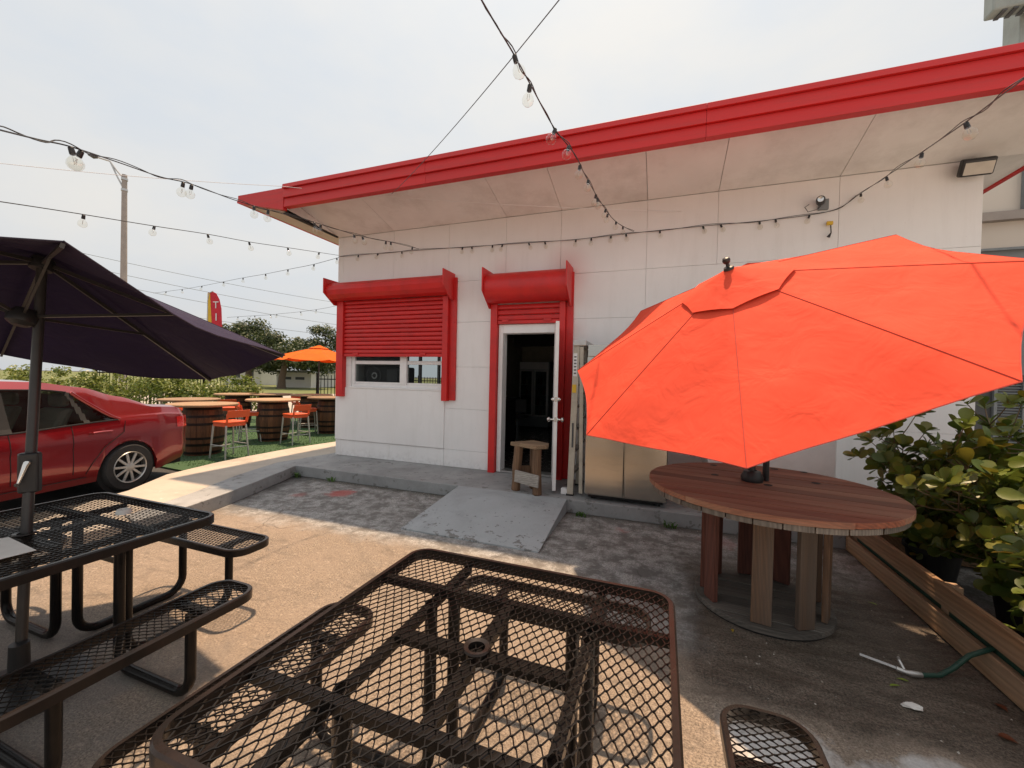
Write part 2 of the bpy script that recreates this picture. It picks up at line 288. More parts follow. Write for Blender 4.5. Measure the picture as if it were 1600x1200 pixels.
def wall_mat():
    mt, N, L, bs = new_mat('white_wall_paint'); g = N.new('ShaderNodeNewGeometry'); P = g.outputs['Position']
    mp = N.new('ShaderNodeMapping'); mp.inputs['Scale'].default_value = (3, 3, .35); L.new(P, mp.inputs[0])
    col = ramp(N, L, noise(N, L, P, .9, 5), (.87, .87, .87), (.81, .81, .81))
    col = mix(N, L, ramp(N, L, noise(N, L, mp.outputs[0], 2.2, 7, .7), (0, 0, 0), (.2, .2, .2), .5, .75), col, (.55, .53, .5))
    col = mix(N, L, ramp(N, L, noise(N, L, P, 17, 6, .7), (0, 0, 0), (.5, .5, .5), .66, .72), col, (.45, .44, .43))
    sz = N.new('ShaderNodeSeparateXYZ'); L.new(P, sz.inputs[0])
    low = mth(N, L, 'MULTIPLY', mth(N, L, 'DIVIDE', mth(N, L, 'SUBTRACT', .36, sz.outputs[2]), .2, clamp=True), ramp(N, L, noise(N, L, P, 12, 7), (.1, .1, .1), (.9, .9, .9), .45, .7))
    col = mix(N, L, mth(N, L, 'MULTIPLY', low, .5), col, (.38, .36, .34))
    # dirt plus warm ground bounce put into the colour, stronger towards the soffit
    bounce_grime = mth(N, L, 'MULTIPLY', mth(N, L, 'DIVIDE', mth(N, L, 'SUBTRACT', sz.outputs[2], 3.05), .95, clamp=True), .3)
    col = mix(N, L, bounce_grime, col, (.55, .48, .4))
    for cx, cz, rx, a in ((-1.3, 3.2, .42, .5), (-2.3, 3.2, .3, .25), (-1.15, 2.3, .22, .25)):      # red overspray round the shutter
        dv = N.new('ShaderNodeVectorMath'); dv.operation = 'DISTANCE'; L.new(P, dv.inputs[0]); dv.inputs[1].default_value = (cx, 5.76, cz)
        f = mth(N, L, 'POWER', mth(N, L, 'SUBTRACT', 1, mth(N, L, 'DIVIDE', dv.outputs['Value'], rx), clamp=True), 1.3)
        col = mix(N, L, mth(N, L, 'MULTIPLY', f, a), col, (.55, .16, .14))
    L.new(col, bs.inputs['Base Color']); bs.inputs['Roughness'].default_value = .6
    bump(N, L, bs, noise(N, L, P, 70, 4), .12, .003); return mt
M['wall'] = wall_mat()
# ------------------------------------------------------------------ mesh helpers
class MB:
    def __init__(s): s.v = []; s.f = []
    def add(s, vs, fs):
        b = len(s.v); s.v += [Vector(v) for v in vs]; s.f += [tuple(i+b for i in f) for f in fs]; return s
    def box(s, x0, x1, y0, y1, z0, z1):
        return s.add([(x0, y0, z0), (x1, y0, z0), (x1, y1, z0), (x0, y1, z0), (x0, y0, z1), (x1, y0, z1), (x1, y1, z1), (x0, y1, z1)],
                     [(0, 3, 2, 1), (4, 5, 6, 7), (0, 1, 5, 4), (1, 2, 6, 5), (2, 3, 7, 6), (3, 0, 4, 7)])
    def bar(s, a, b, wd, ht, up=(0, 0, 1)):        # rectangular bar between two points
        a, b = Vector(a), Vector(b); d = (b-a).normalized(); u = Vector(up); sd = d.cross(u)
        if sd.length < 1e-4: sd = d.cross(Vector((1, 0, 0)))
        sd.normalize(); u = sd.cross(d); h = [sd*(wd/2)*i+u*(ht/2)*j for i, j in ((-1, -1), (1, -1), (1, 1), (-1, 1))]
        return s.add([a+q for q in h]+[b+q for q in h], [(0, 1, 2, 3), (7, 6, 5, 4), (0, 4, 5, 1), (1, 5, 6, 2), (2, 6, 7, 3), (3, 7, 4, 0)])
    def tube(s, pts, r, n=8, cap=True):
        pts = [Vector(p) for p in pts]; rs = r if isinstance(r, (list, tuple)) else [r]*len(pts)
        t = (pts[1]-pts[0]).normalized(); u = t.orthogonal().normalized(); b = len(s.v)
        for i, p in enumerate(pts):
            tn = (pts[min(i+1, len(pts)-1)]-pts[max(i-1, 0)]).normalized()
            u = (u-tn*u.dot(tn)).normalized(); w_ = tn.cross(u)
            for k in range(n):
                a = 2*PI*k/n; s.v.append(p+(u*math.cos(a)+w_*math.sin(a))*rs[i])
        for i in range(len(pts)-1):
            for k in range(n):
                k2 = (k+1) % n; s.f.append((b+i*n+k, b+i*n+k2, b+(i+1)*n+k2, b+(i+1)*n+k))
        if cap: s.f.append(tuple(b+k for k in range(n))[::-1]); s.f.append(tuple(b+(len(pts)-1)*n+k for k in range(n)))
        return s
    def lathe(s, prof, n=24, c=(0, 0, 0), axis=(0, 0, 1), cap=True):
        ax = Vector(axis).normalized(); q = Vector((0, 0, 1)).rotation_difference(ax); c = Vector(c); b = len(s.v)
        for r, z in prof:
            for k in range(n): a = 2*PI*k/n; s.v.append(c+q @ Vector((r*math.cos(a), r*math.sin(a), z)))
        for i in range(len(prof)-1):
            for k in range(n): k2 = (k+1) % n; s.f.append((b+i*n+k, b+i*n+k2, b+(i+1)*n+k2, b+(i+1)*n+k))
        if cap:
            if prof[0][0] > 1e-5: s.f.append(tuple(b+k for k in range(n))[::-1])
            if prof[-1][0] > 1e-5: s.f.append(tuple(b+(len(prof)-1)*n+k for k in range(n)))
        return s
    def prism(s, poly, z0, z1):
        n = len(poly)
        return s.add([(x, y, z0) for x, y in poly]+[(x, y, z1) for x, y in poly],
                     [tuple(range(n))[::-1], tuple(range(n, 2*n))]+[(i, (i+1) % n, n+(i+1) % n, n+i) for i in range(n)])
    def extr(s, poly, d):                            # 3d polygon pushed along vector d
        n = len(poly); p = [Vector(q) for q in poly]; d = Vector(d)
        return s.add(p+[q+d for q in p], [tuple(range(n))[::-1], tuple(range(n, 2*n))]+[(i, (i+1) % n, n+(i+1) % n, n+i) for i in range(n)])
    def xf(s, mtx): s.v = [mtx @ v for v in s.v]; return s
def tag(o, label=None, cat=None, group=None, kind=None):
    for k, v in (('label', label), ('category', cat), ('group', group), ('kind', kind)):
        if v: o[k] = v
    return o
def mkobj(name, mb, mat, parent=None, smooth=False, bevel=0, fixn=True):
    me = bpy.data.meshes.new(name)
    off = Vector((0, 0, 0)); p = parent
    while p is not None: off += p.location; p = p.parent
    me.from_pydata([v-off for v in mb.v], [], mb.f); me.update()
    if fixn:
        bm = bmesh.new(); bm.from_mesh(me); bmesh.ops.recalc_face_normals(bm, faces=bm.faces); bm.to_mesh(me); bm.free()
    me.materials.append(mat if not isinstance(mat, str) else M[mat])
    if smooth:
        for p in me.polygons: p.use_smooth = True
        me.set_sharp_from_angle(angle=R(38))
    o = bpy.data.objects.new(name, me); COL.objects.link(o)
    if parent is not None: o.parent = parent
    if bevel:
        b = o.modifiers.new('bevel', 'BEVEL'); b.width = bevel; b.segments = 2; b.limit_method = 'ANGLE'; b.angle_limit = R(40)
    return o
def thing(name, loc, label, cat, group=None):
    o = bpy.data.objects.new(name, None); COL.objects.link(o); o.location = loc; o.empty_display_size = .1
    return tag(o, label, cat, group)
def dup(root, loc, rz=0, label=None):
    def cp(o, par):
        c = o.copy(); COL.objects.link(c); c.parent = par
        for ch in list(o.children): cp(ch, c)
        return c
    r = cp(root, None); r.location = loc; r.rotation_euler = (0, 0, rz)
    if label: r['label'] = label
    return r
def B(*a): return MB().box(*a)
def rrect(hx, hy, r, n=6):
    out = []
    for cx, cy, a0 in ((hx-r, hy-r, 0), (-hx+r, hy-r, 90), (-hx+r, -hy+r, 180), (hx-r, -hy+r, 270)):
        for k in range(n+1): a = R(a0+90*k/n); out.append((cx+r*math.cos(a), cy+r*math.sin(a)))
    return out
# ------------------------------------------------------------------ setting
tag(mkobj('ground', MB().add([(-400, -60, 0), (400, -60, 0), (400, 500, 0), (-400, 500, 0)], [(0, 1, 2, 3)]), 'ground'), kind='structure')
a_ = Vector((-.72, .694, 0)); b_ = Vector((.694, .72, 0))
def strip(d0, d1, z, l=300): return MB().add([a_*d0-b_*l+Vector((0, 0, z)), a_*d0+b_*l+Vector((0, 0, z)), a_*d1+b_*l+Vector((0, 0, z)), a_*d1-b_*l+Vector((0, 0, z))], [(0, 1, 2, 3)])
tag(mkobj('street', strip(16.5, 36, .004), 'street'), kind='structure')
tag(mkobj('grass_verge', strip(36, 300, .01), 'grass'), kind='structure')
turf_poly = [(-6.62, 4.7), (-6.66, 5.9), (-6.55, 6.9), (-6.4, 9), (-6.3, 14.0), (-13, 14), (-15, 9), (-11.5, 4.6), (-8.0, 4.3), (-6.6, 4.2)]
tag(mkobj('artificial_turf', MB().prism(turf_poly[::-1], .004, .03), 'turf'), kind='structure')
bl = MB()
for i in range(9000):
    x, y = -6.7-random.random()**1.3*4.2, 4.45+random.random()*5.2
    if x < -8 and y < 4.7: continue
    h = random.uniform(.015, .035); a = random.random()*PI; d = Vector((math.cos(a), math.sin(a), 0))*.006; p = Vector((x, y, .029))
    bl.add([p-d, p+d, p+Vector((random.uniform(-.012, .012), random.uniform(-.012, .012), h))], [(0, 1, 2)])
tag(mkobj('turf_blades', bl, 'blade', fixn=False), 'short green artificial grass under the barrel tables', 'grass', kind='stuff')
PZ = .155
plat = [(-5.3, 4.8), (-4.97, 3.9), (-4.78, 3.33), (-4.67, 2.9), (-4.64, 2.4), (-4.9, 2.45), (-5.15, 3.21), (-5.5, 4.0), (-5.75, 4.85), (-5.58, 5.75), (-5.58, 6.1), (3.6, 6.1), (3.6, 4.8)]
def rough_edge(poly, step=.12, amp=.006):
    out = []
    for i, p in enumerate(poly):
        q = poly[(i+1) % len(poly)]; n = max(1, int(math.hypot(q[0]-p[0], q[1]-p[1])/step))
        for k in range(n):
            t = k/n; out.append((p[0]+(q[0]-p[0])*t+random.uniform(-amp, amp), p[1]+(q[1]-p[1])*t+random.uniform(-amp, amp)))
    return out
tag(mkobj('painted_platform', MB().prism(rough_edge(plat)[::-1], 0, PZ), 'platform', bevel=.008), kind='structure')
walk = [(-4.905, 2.45), (-4.66, 2.38), (-4.72, 1.9), (-5.0, 1.6), (-5.35, 1.9), (-5.8, 2.64), (-5.91, 2.98), (-6.38, 3.65), (-6.56, 4.4), (-6.62, 5.0), (-6.64, 5.9), (-6.5, 6.9), (-6.3, 14), (-5.585, 14), (-5.585, 5.75), (-5.755, 4.85), (-5.505, 4.0), (-5.155, 3.21)]
tag(mkobj('walkway', MB().prism(walk[::-1], 0, PZ-.003), 'walk', bevel=.008), kind='structure')
rx0, rx1, ry0, ry1 = -2.47, -1.03, 3.56, 4.797
tag(mkobj('ramp', MB().add([(rx0, ry0, -.01), (rx1, ry0, -.01), (rx1, ry1, -.01), (rx0, ry1, -.01), (rx0-.02, ry0, .012), (rx1+.02, ry0, .012), (rx1, ry1, PZ+.002), (rx0, ry1, PZ+.002)],
    [(0, 3, 2, 1), (4, 5, 6, 7), (0, 1, 5, 4), (1, 2, 6, 5), (2, 3, 7, 6), (3, 0, 4, 7)]), 'ramp'), kind='structure')
# ------------------------------------------------------------------ building
D = 5.76
bd = thing('building', (-1.1, 8.5, 0), 'low white restaurant building with a red roof edge and grey platform', 'building')
def bp(name, mb, mat, **k): return mkobj(name, mb, mat, bd, **k)
YB0, YB1 = D+.016, D+.2
WX0, WX1, WZ0, WZ1 = -5.12, -3.26, 1.38, 2.86       # window opening
DX0, DX1, DZ0, DZ1 = -2.33, -1.39, .165, 2.38        # door opening
fr = MB()
for x0, x1, z0, z1 in ((-5.4, WX0, 0, 4.0), (WX0, WX1, 0, WZ0), (WX0, WX1, WZ1, 4.0), (WX1, DX0, 0, 4.0), (DX0, DX1, DZ1, 4.0), (DX0, DX1, 0, DZ0), (DX1, 3.11, 0, 4.0)):
    fr.box(x0, x1, YB0, YB1, z0, z1)
bp('front_wall', fr, 'wall')
lw = MB()
for y0, y1, z0, z1 in ((YB1+.001, 7.3, 0, 4), (7.3, 10.2, 0, 1.0), (7.3, 10.2, 2.15, 4), (10.2, 12.4, 0, 4)): lw.box(-5.4, -5.2, y0, y1, z0, z1)
bp('side_wall', lw, 'wall')
bp('side_wall', B(2.91, 3.11, YB1+.001, 12.4, 0, 4), 'wall'); bp('back_wall', B(-5.19, 2.9, 12.2, 12.4, 0, 4), 'beige')
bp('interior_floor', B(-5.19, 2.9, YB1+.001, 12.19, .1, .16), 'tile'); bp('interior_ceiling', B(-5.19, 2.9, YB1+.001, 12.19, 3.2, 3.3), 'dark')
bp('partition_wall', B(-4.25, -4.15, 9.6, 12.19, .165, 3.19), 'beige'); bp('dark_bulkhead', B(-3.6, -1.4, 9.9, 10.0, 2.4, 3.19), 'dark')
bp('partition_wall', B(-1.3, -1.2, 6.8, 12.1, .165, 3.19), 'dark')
sw = bp('side_window', MB().box(-5.33, -5.27, 7.31, 10.19, 1.01, 1.06).box(-5.33, -5.27, 7.31, 10.19, 2.09, 2.14).box(-5.33, -5.27, 7.31, 7.36, 1.061, 2.089).box(-5.33, -5.27, 10.14, 10.19, 1.061, 2.089).box(-5.33, -5.27, 8.2, 8.26, 1.061, 2.089).box(-5.33, -5.27, 9.05, 9.11, 1.061, 2.089), 'darkgrey')
# wall cladding panels
xs_top = [-5.41, -5.32, -4.26, -3.22, -2.25, -1.41, -.24, .61, 1.87, 3.12]
zs = [PZ+.002, .43, 1.08, 1.74, 2.44, 3.08, 3.99]
g_ = .003
def panel(x0, x1, z0, z1):
    bp('wall_panel', B(x0+g_/2, x1-g_/2, D, D+.0155, z0+g_/2, z1-g_/2), 'wall', bevel=.0025)
for i in range(len(xs_top)-1): panel(xs_top[i], xs_top[i+1], zs[5], zs[6])
for i in range(5):
    z0, z1 = zs[i], zs[i+1]
    if i == 0: cols = [(-5.41, -5.32), (-5.32, -4.29), (-4.29, -3.25), (-3.25, DX0), (DX1, -.24), (-.24, 1.0), (1.0, 3.12)]
    elif z1 < WZ0: cols = [(-5.41, -3.25), (-3.25, DX0), (DX1, -.24), (-.24, 1.87), (1.87, 3.12)]
    else: cols = [(-5.41, WX0), (WX1, DX0), (DX1, -.24), (-.24, 1.87), (1.87, 3.12)]
    if i == 4: cols[1] = (WX1, DX0)
    for c in cols: panel(*c, z0, z1)
panel(WX0, WX1, 2.87, 3.08); panel(WX0, WX1, 1.08, WZ0); panel(DX0, DX1, 2.44, 3.08)
bp('plywood_panel', B(-5.43, -3.245, D-.022, D-.001, .44, 1.36), 'wall', bevel=.003)
bp('corner_board', B(-5.425, -5.405, D-.004, 6.1, PZ, 3.98), 'white')
# roof: soffit panels, fascia boards, deck
YF = 4.5; FB, FT = 4.04, 4.365
sx_ = [-5.42, -4.26, -2.25, -1.41, -.24, .61, 1.87, 3.95]
for i in range(len(sx_)-1):
    x0, x1 = sx_[i]+.003, sx_[i+1]-.003
    bp('soffit_panel', MB().extr([(x0, D-.002, 3.995), (x1, D-.002, 3.995), (x1, YF+.135, 4.275), (x0, YF+.135, 4.275)], (0, 0, .02)), 'soffit')
hs_ = [(FB, FB+.128, .036), (FB+.131, FB+.259, .018), (FB+.262, FT, 0)]
for z0, z1, y in hs_:
    for x0, x1 in ((-5.32, -2.9), (-2.9, .35), (.35, 3.95)):
        bp('fascia_board', MB().extr([(x0+.001, YF+y, z0), (x0+.001, YF+y+.012, z1), (x0+.001, YF+.13, z1), (x0+.001, YF+.13, z0)], (x1-x0-.002, 0, 0)), 'redf', bevel=.003)
for z0a, z0b, z1a, z1b, y in ((4.215, 4.0, 4.26, 4.235, .035), (4.26, 4.235, 4.335, 4.33, .05)):
    bp('fascia_board', MB().extr([(-6.29, YF+y, z0a), (-5.325, YF+y, z0b), (-5.325, YF+y, z1b), (-6.29, YF+y, z1a)], (0, .07, 0)), 'redf')
bp('eave_board', B(-6.3, -6.26, YF+.06, 12.4, 4.22, 4.335), 'redf')
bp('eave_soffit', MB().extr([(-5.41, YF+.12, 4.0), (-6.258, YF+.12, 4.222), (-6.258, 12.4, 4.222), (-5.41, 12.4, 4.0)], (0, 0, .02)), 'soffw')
bp('eave_shade_strip', MB().extr([(-5.35, YF+.13, 3.985), (-5.41, D-.03, 3.985), (-5.45, D-.03, 3.985), (-5.43, YF+.13, 3.985)], (0, 0, .02)), 'dark')  # dark strip added for the shade in the eave gap
bp('eave_filler', MB().extr([(-5.425, D-.03, 4.005), (-5.425, YF+.14, 4.075), (-5.425, YF+.14, 4.27), (-5.425, D-.03, 4.01)], (.003, 0, 0)), 'soffit')
bp('eave_board', B(3.95, 4.0, YF, 12.4, 4.2, 4.365), 'redf')
bp('eave_soffit', MB().extr([(3.12, D+.01, 4.0), (3.945, D+.01, 4.22), (3.945, 12.4, 4.22), (3.12, 12.4, 4.0)], (0, 0, .02)), 'soffit')
bp('roof_deck', B(-6.25, 3.94, YF+.14, 12.4, 4.3, 4.35), 'grey')
# window: frame, panes
wn = bp('window_frame', MB().box(WX0, WX1, D+.03, D+.1, WZ0, WZ0+.05).box(WX0, WX0+.06, D+.03, D+.1, WZ0+.051, WZ1).box(WX1-.05, WX1, D+.03, D+.1, WZ0+.051, WZ1)
        .box(-4.12, -3.99, D+.02, D+.1, WZ0+.051, WZ1).box(WX0+.061, -4.121, D+.04, D+.09, 1.77, 1.83).box(-3.989, WX1-.051, D+.04, D+.09, 1.77, 1.83)
        .box(WX0+.061, -4.121, D+.045, D+.085, WZ0+.051, WZ0+.085).box(-3.989, WX1-.051, D+.045, D+.085, WZ0+.051, WZ0+.085), 'white', bevel=.004)
for x0, x1 in ((WX0+.062, -4.122), (-3.988, WX1-.052)):
    for z0, z1 in ((WZ0+.086, 1.769), (1.831, WZ1)):
        mkobj('pane', B(x0, x1, D+.062, D+.066, z0, z1), 'glass', wn)
bp('window_sill', B(WX0-.02, WX1+.02, D-.035, D+.03, WZ0-.03, WZ0-.002), 'white', bevel=.004)
# roller shutters
def shutter(name, gx, hood, slz, nsl, gz0, prof_r, lab):
    (gl0, gl1), (gr0, gr1) = gx; hx0, hx1, hz0, hz1 = hood
    sh = bp(name, MB().box(gl0, gl1, D-.1, D-.002, gz0, hz0+.02), 'red', bevel=.004); sh['label'] = lab
    mkobj('guide_rail', B(gr0, gr0+(gr1-gr0)*.45, D-.1, D-.002, gz0, hz0+.02), 'red', sh, bevel=.004)
    mkobj('bolted_flange', B(gr0+(gr1-gr0)*.45+.002, gr1, D-.035, D-.002, gz0+.01, hz1-.03), 'red', sh, bevel=.003)
    z = gz0+.12
    while z < hz1-.1:
        mkobj('bolt', MB().lathe([(.013, 0), (.013, .008), (0, .012)], 6, (gr1-.03, D-.035, z), (0, -1, 0)), 'red', sh); z += .28
    n = 14 if name.startswith('door') else 6; prof = []
    yc, zc, rz, ry = D-.17, (hz0+hz1)/2, (hz1-hz0)/2-.02, prof_r
    for k in range(n+1):
        a = PI*.5+PI*1.0*k/n; prof.append((yc+ry*math.cos(a), zc+rz*math.sin(a)))
    prof = [(D-.003, zc+rz)]+prof+[(yc+.05, zc-rz), (D-.003, zc-rz+.02)]
    mkobj('hood', MB().extr([(hx0+.02, y, z) for y, z in prof], (hx1-hx0-.04, 0, 0)), 'red', sh, smooth=name.startswith('door'))
    for x in (hx0, hx1-.018):
        e = [(D-.004, zc-rz-.06), (D-.13, zc-rz-.07), (yc-ry-.035, zc-rz*.3), (yc-ry-.035, zc+rz+.05), (D-.004, zc+rz+.05)]
        mkobj('end_plate', MB().extr([(x, y, z) for y, z in e], (.018, 0, 0)), 'red', sh, bevel=.002)
    z0, z1 = slz; hh = (z1-z0)/nsl
    for k in range(nsl):
        za = z0+k*hh+.002; zb = za+hh-.004
        pr = [(D-.04, za), (D-.062, za+.012), (D-.064, (za+zb)/2), (D-.058, zb-.01), (D-.04, zb)]
        mkobj('slat', MB().extr([(gl1+.002, y, z) for y, z in pr], (gr0-gl1-.004, 0, 0)), 'red', sh)
    mkobj('bottom_bar', B(gl1+.002, gr0-.002, D-.075, D-.03, z0-.05, z0), 'red', sh, bevel=.004)
    for fx in (.14, .82):
        x = gl1+(gr0-gl1)*fx; mkobj('latch', B(x-.06, x+.05, D-.092, D-.0755, z0-.025, z0+.012), 'red', sh, bevel=.004)
shutter('window_shutter', ((-5.36, -5.22), (-3.26, -3.05)), (-5.4, -3.1, 2.83, 3.17), (1.945, 2.86), 13, 1.2, .17, 'red roller shutter half lowered over the window')
shutter('door_shutter', ((-2.44, -2.335), (-1.385, -1.2)), (-2.46, -1.22, 2.66, 3.13), (2.435, 2.68), 3, PZ, .2, 'red roller shutter rolled up above the open door')
# door
bp('door_frame', MB().box(DX0+.003, DX0+.07, D-.03, D+.15, DZ0, DZ1).box(DX1-.06, DX1-.003, D-.03, D+.15, DZ0, DZ1).box(DX0+.071, DX1-.061, D-.03, D+.15, DZ1-.13, DZ1), 'white', bevel=.004)
bp('threshold', B(DX0+.072, DX1-.062, D-.03, D+.15, DZ0, DZ0+.025), 'alu')
hx, hy = DX1-.05, D-.04; ex, ey = -1.225, 4.93
dr = bp('door', MB().bar((hx, hy, (DZ0+.03+2.3)/2), (ex, ey, (DZ0+.03+2.3)/2), .045, 2.1), 'white', bevel=.004); dr['label'] = 'white door swung open, seen edge on'
dd = Vector((ex-hx, ey-hy, 0)).normalized(); dn = Vector((-dd.y, dd.x, 0)); kp = Vector((hx, hy, 0))+dd*.8
for s in (-1, 1):
    mkobj('knob', MB().lathe([(.03, .0), (.03, .008), (.012, .012), (.012, .04), (.028, .05), (.032, .065), (.02, .08), (0, .082)], 14, kp+dn*s*.023+Vector((0, 0, 1.08)), dn*s), 'chrome', dr, smooth=True)
    mkobj('deadbolt', MB().lathe([(.03, .0), (.028, .02), (.012, .024), (.012, .035), (0, .036)], 12, kp+dn*s*.023+Vector((0, 0, 1.33)), dn*s), 'chrome', dr, smooth=True)
for z in (1.08, 1.33): mkobj('latch_plate', MB().bar(Vector((ex, ey, z-.03))+dd*.001, Vector((ex, ey, z+.03))+dd*.001, .025, .004, dd), 'alu', dr)
# flood light, security camera
fl = thing('floodlight', (3.0, D, 3.85), 'black floodlight under the soffit at the right end of the wall', 'floodlight')
mkobj('bracket', B(2.93, 3.07, D-.05, D-.002, 3.86, 3.96), 'blackp', fl, bevel=.008)
fm = Matrix.Translation((2.99, D-.14, 3.86)) @ Matrix.Rotation(R(24), 4, 'X')
mkobj('housing', MB().box(-.135, .135, -.03, .05, -.085, .085).xf(fm), 'blackp', fl, bevel=.02)
mkobj('lens', MB().box(-.115, .115, -.036, -.031, -.07, .045).xf(fm), 'beige', fl)
sc_ = thing('security_camera', (1.66, D, 3.6), 'small black security camera on the white wall above the red umbrella', 'camera')
mkobj('mount_plate', B(1.66, 1.76, D-.04, D-.002, 3.62, 3.74), 'grey', sc_, bevel=.005)
mkobj('camera_body', MB().lathe([(.0, 0), (.04, .005), (.045, .02), (.045, .13), (.02, .15)], 14, (1.63, D-.2, 3.68), (.3, 1, .15)), 'blackp', sc_, smooth=True)
mkobj('lens', MB().lathe([(.032, 0), (.03, .012), (0, .008)], 12, (1.628, D-.207, 3.678), (-.3, -1, -.15)), 'chrome', sc_, smooth=True)
mkobj('cable', MB().tube([(1.57, D-.02, 3.7), (1.52, D-.05, 3.66), (1.55, D-.06, 3.6), (1.64, D-.05, 3.62), (1.68, D-.042, 3.66)], .004, 5), 'blackp', sc_)
cl = thing('cable_clip', (1.78, D, 3.3), 'yellow cable clip and plug hanging from the string light on the wall', 'clip')
mkobj('clip', B(1.74, 1.8, D-.06, D-.03, 3.43, 3.47), 'yellow', cl, bevel=.004); mkobj('plug', MB().tube([(1.78, D-.045, 3.425), (1.785, D-.05, 3.34), (1.76, D-.05, 3.29)], [.006, .006, .018], 6), 'blackp', cl)
# interior things
sp = thing('loudspeaker', (-4.63, 6.12, 1.365), 'black loudspeaker lying on its side behind the left window pane', 'loudspeaker')
mkobj('cabinet', MB().extr([(-5.03, 5.98, 1.38), (-4.17, 5.98, 1.4), (-4.17, 5.98, 1.73), (-5.03, 5.98, 1.755)], (0, .33, 0)), 'blackp', sp, bevel=.025)
mkobj('woofer_ring', MB().lathe([(.155, 0), (.165, .015), (.14, .018), (.13, 0)], 30, (-4.8, 5.978, 1.575), (0, -1, 0), cap=False), 'darkgrey', sp, smooth=True)
mkobj('woofer_cone', MB().lathe([(.13, .004), (.06, -.03+.032), (.05, .02), (0, .03)], 24, (-4.8, 5.976, 1.575), (0, -1, 0)), 'blackp', sp, smooth=True)
mkobj('emblem', MB().lathe([(.058, .0), (.058, .006), (.036, .006), (.036, 0)], 24, (-4.77, 5.955, 1.575), (0, -1, 0), cap=False), 'alu', sp)
mkobj('horn', MB().extr([(-4.52, 5.975, 1.45), (-4.3, 5.975, 1.45), (-4.3, 5.975, 1.69), (-4.52, 5.975, 1.69)], (0, -.012, 0)), 'darkgrey', sp, bevel=.004)
bp('window_counter', B(-5.15, -3.3, 5.965, 6.45, 1.3, 1.36), 'dark'); bp('counter_base', B(-5.1, -3.4, 6.0, 6.4, .165, 1.299), 'dark')
ck = thing('drinks_cooler', (-3.47, 11.5, .16), 'tall two door glass drinks cooler deep inside the doorway', 'cooler')
mkobj('cabinet', MB().box(-3.92, -3.88, 11.3, 11.95, .2, 2.07).box(-3.06, -3.02, 11.3, 11.95, .2, 2.07).box(-3.879, -3.061, 11.9, 11.95, .2, 2.07).box(-3.879, -3.061, 11.3, 11.899, .2, .5).box(-3.879, -3.061, 11.3, 11.899, 1.86, 2.07), 'grey', ck)
mkobj('header', B(-3.9, -3.04, 11.28, 11.299, 1.85, 2.06), 'white', ck)
for x0 in (-3.9, -3.46):
    d_ = mkobj('glass_door', MB().box(x0, x0+.05, 11.26, 11.298, .5, 1.84).box(x0+.37, x0+.42, 11.26, 11.298, .5, 1.84).box(x0+.051, x0+.369, 11.26, 11.298, .5, .55).box(x0+.051, x0+.369, 11.26, 11.298, 1.79, 1.84), 'alu', ck)
    mkobj('pane', B(x0+.051, x0+.369, 11.275, 11.28, .551, 1.789), 'glass', d_)
for z in (.8, 1.1, 1.4): mkobj('shelf', B(-3.87, -3.07, 11.35, 11.88, z, z+.015), 'alu', ck)
mkobj('leg_base', B(-3.88, -3.06, 11.35, 11.9, .16, .199), 'blackp', ck)
bc = [pbr('bottle_a', (.3, .05, .04), rough=.3), pbr('bottle_b', (.4, .38, .32), rough=.3), pbr('bottle_c', (.1, .2, .12), rough=.3)]
bt = 0
for z in (.501, .816, 1.116, 1.416):
    for k in range(9):
        h_ = .2; x = -3.82+k*.087
        tag(mkobj('bottle', MB().lathe([(.03, 0), (.03, h_*.6), (.012, h_*.8), (.012, h_)], 8, (x, 11.45, z)), bc[(k+bt) % 3], smooth=True), f"{('red','pale','green')[(k+bt) % 3]} bottle, {('first','second','third','fourth','fifth','sixth','seventh','eighth','ninth')[k]} from the left on the {('bottom','second','third','top')[bt]} cooler shelf", 'bottle', 'bottles in the drinks cooler')
    bt += 1
bs_ = thing('bar_chair', (-3.0, 8.6, .16), 'black swivel chair standing inside the dark doorway', 'chair')
mkobj('seat', MB().prism([(x-3.0, y+8.6) for x, y in rrect(.22, .21, .08)], .7, .76), 'blackp', bs_, bevel=.02)
mkobj('backrest', MB().extr([(-3.22, 8.62, .8), (-2.85, 8.82, .8), (-2.87, 8.84, 1.12), (-3.24, 8.64, 1.12)], (-.02, .04, 0)), 'blackp', bs_, bevel=.02)
mkobj('column', MB().tube([(-3.0, 8.6, .18), (-3.0, 8.6, .7)], .03), 'darkgrey', bs_); mkobj('base', MB().lathe([(.22, .16), (.22, .17), (.04, .2)], 20, (-3.0, 8.6, 0)), 'chrome', bs_, smooth=True)
ct = thing('bar_counter', (-3.3, 7.6, .16), 'black counter just inside the doorway on the left', 'counter')
mkobj('top', B(-3.6, -2.78, 7.3, 8.1, 1.15, 1.19), 'blackp', ct, bevel=.005); mkobj('base', B(-3.55, -2.86, 7.35, 8.05, .16, 1.149), 'dark', ct)
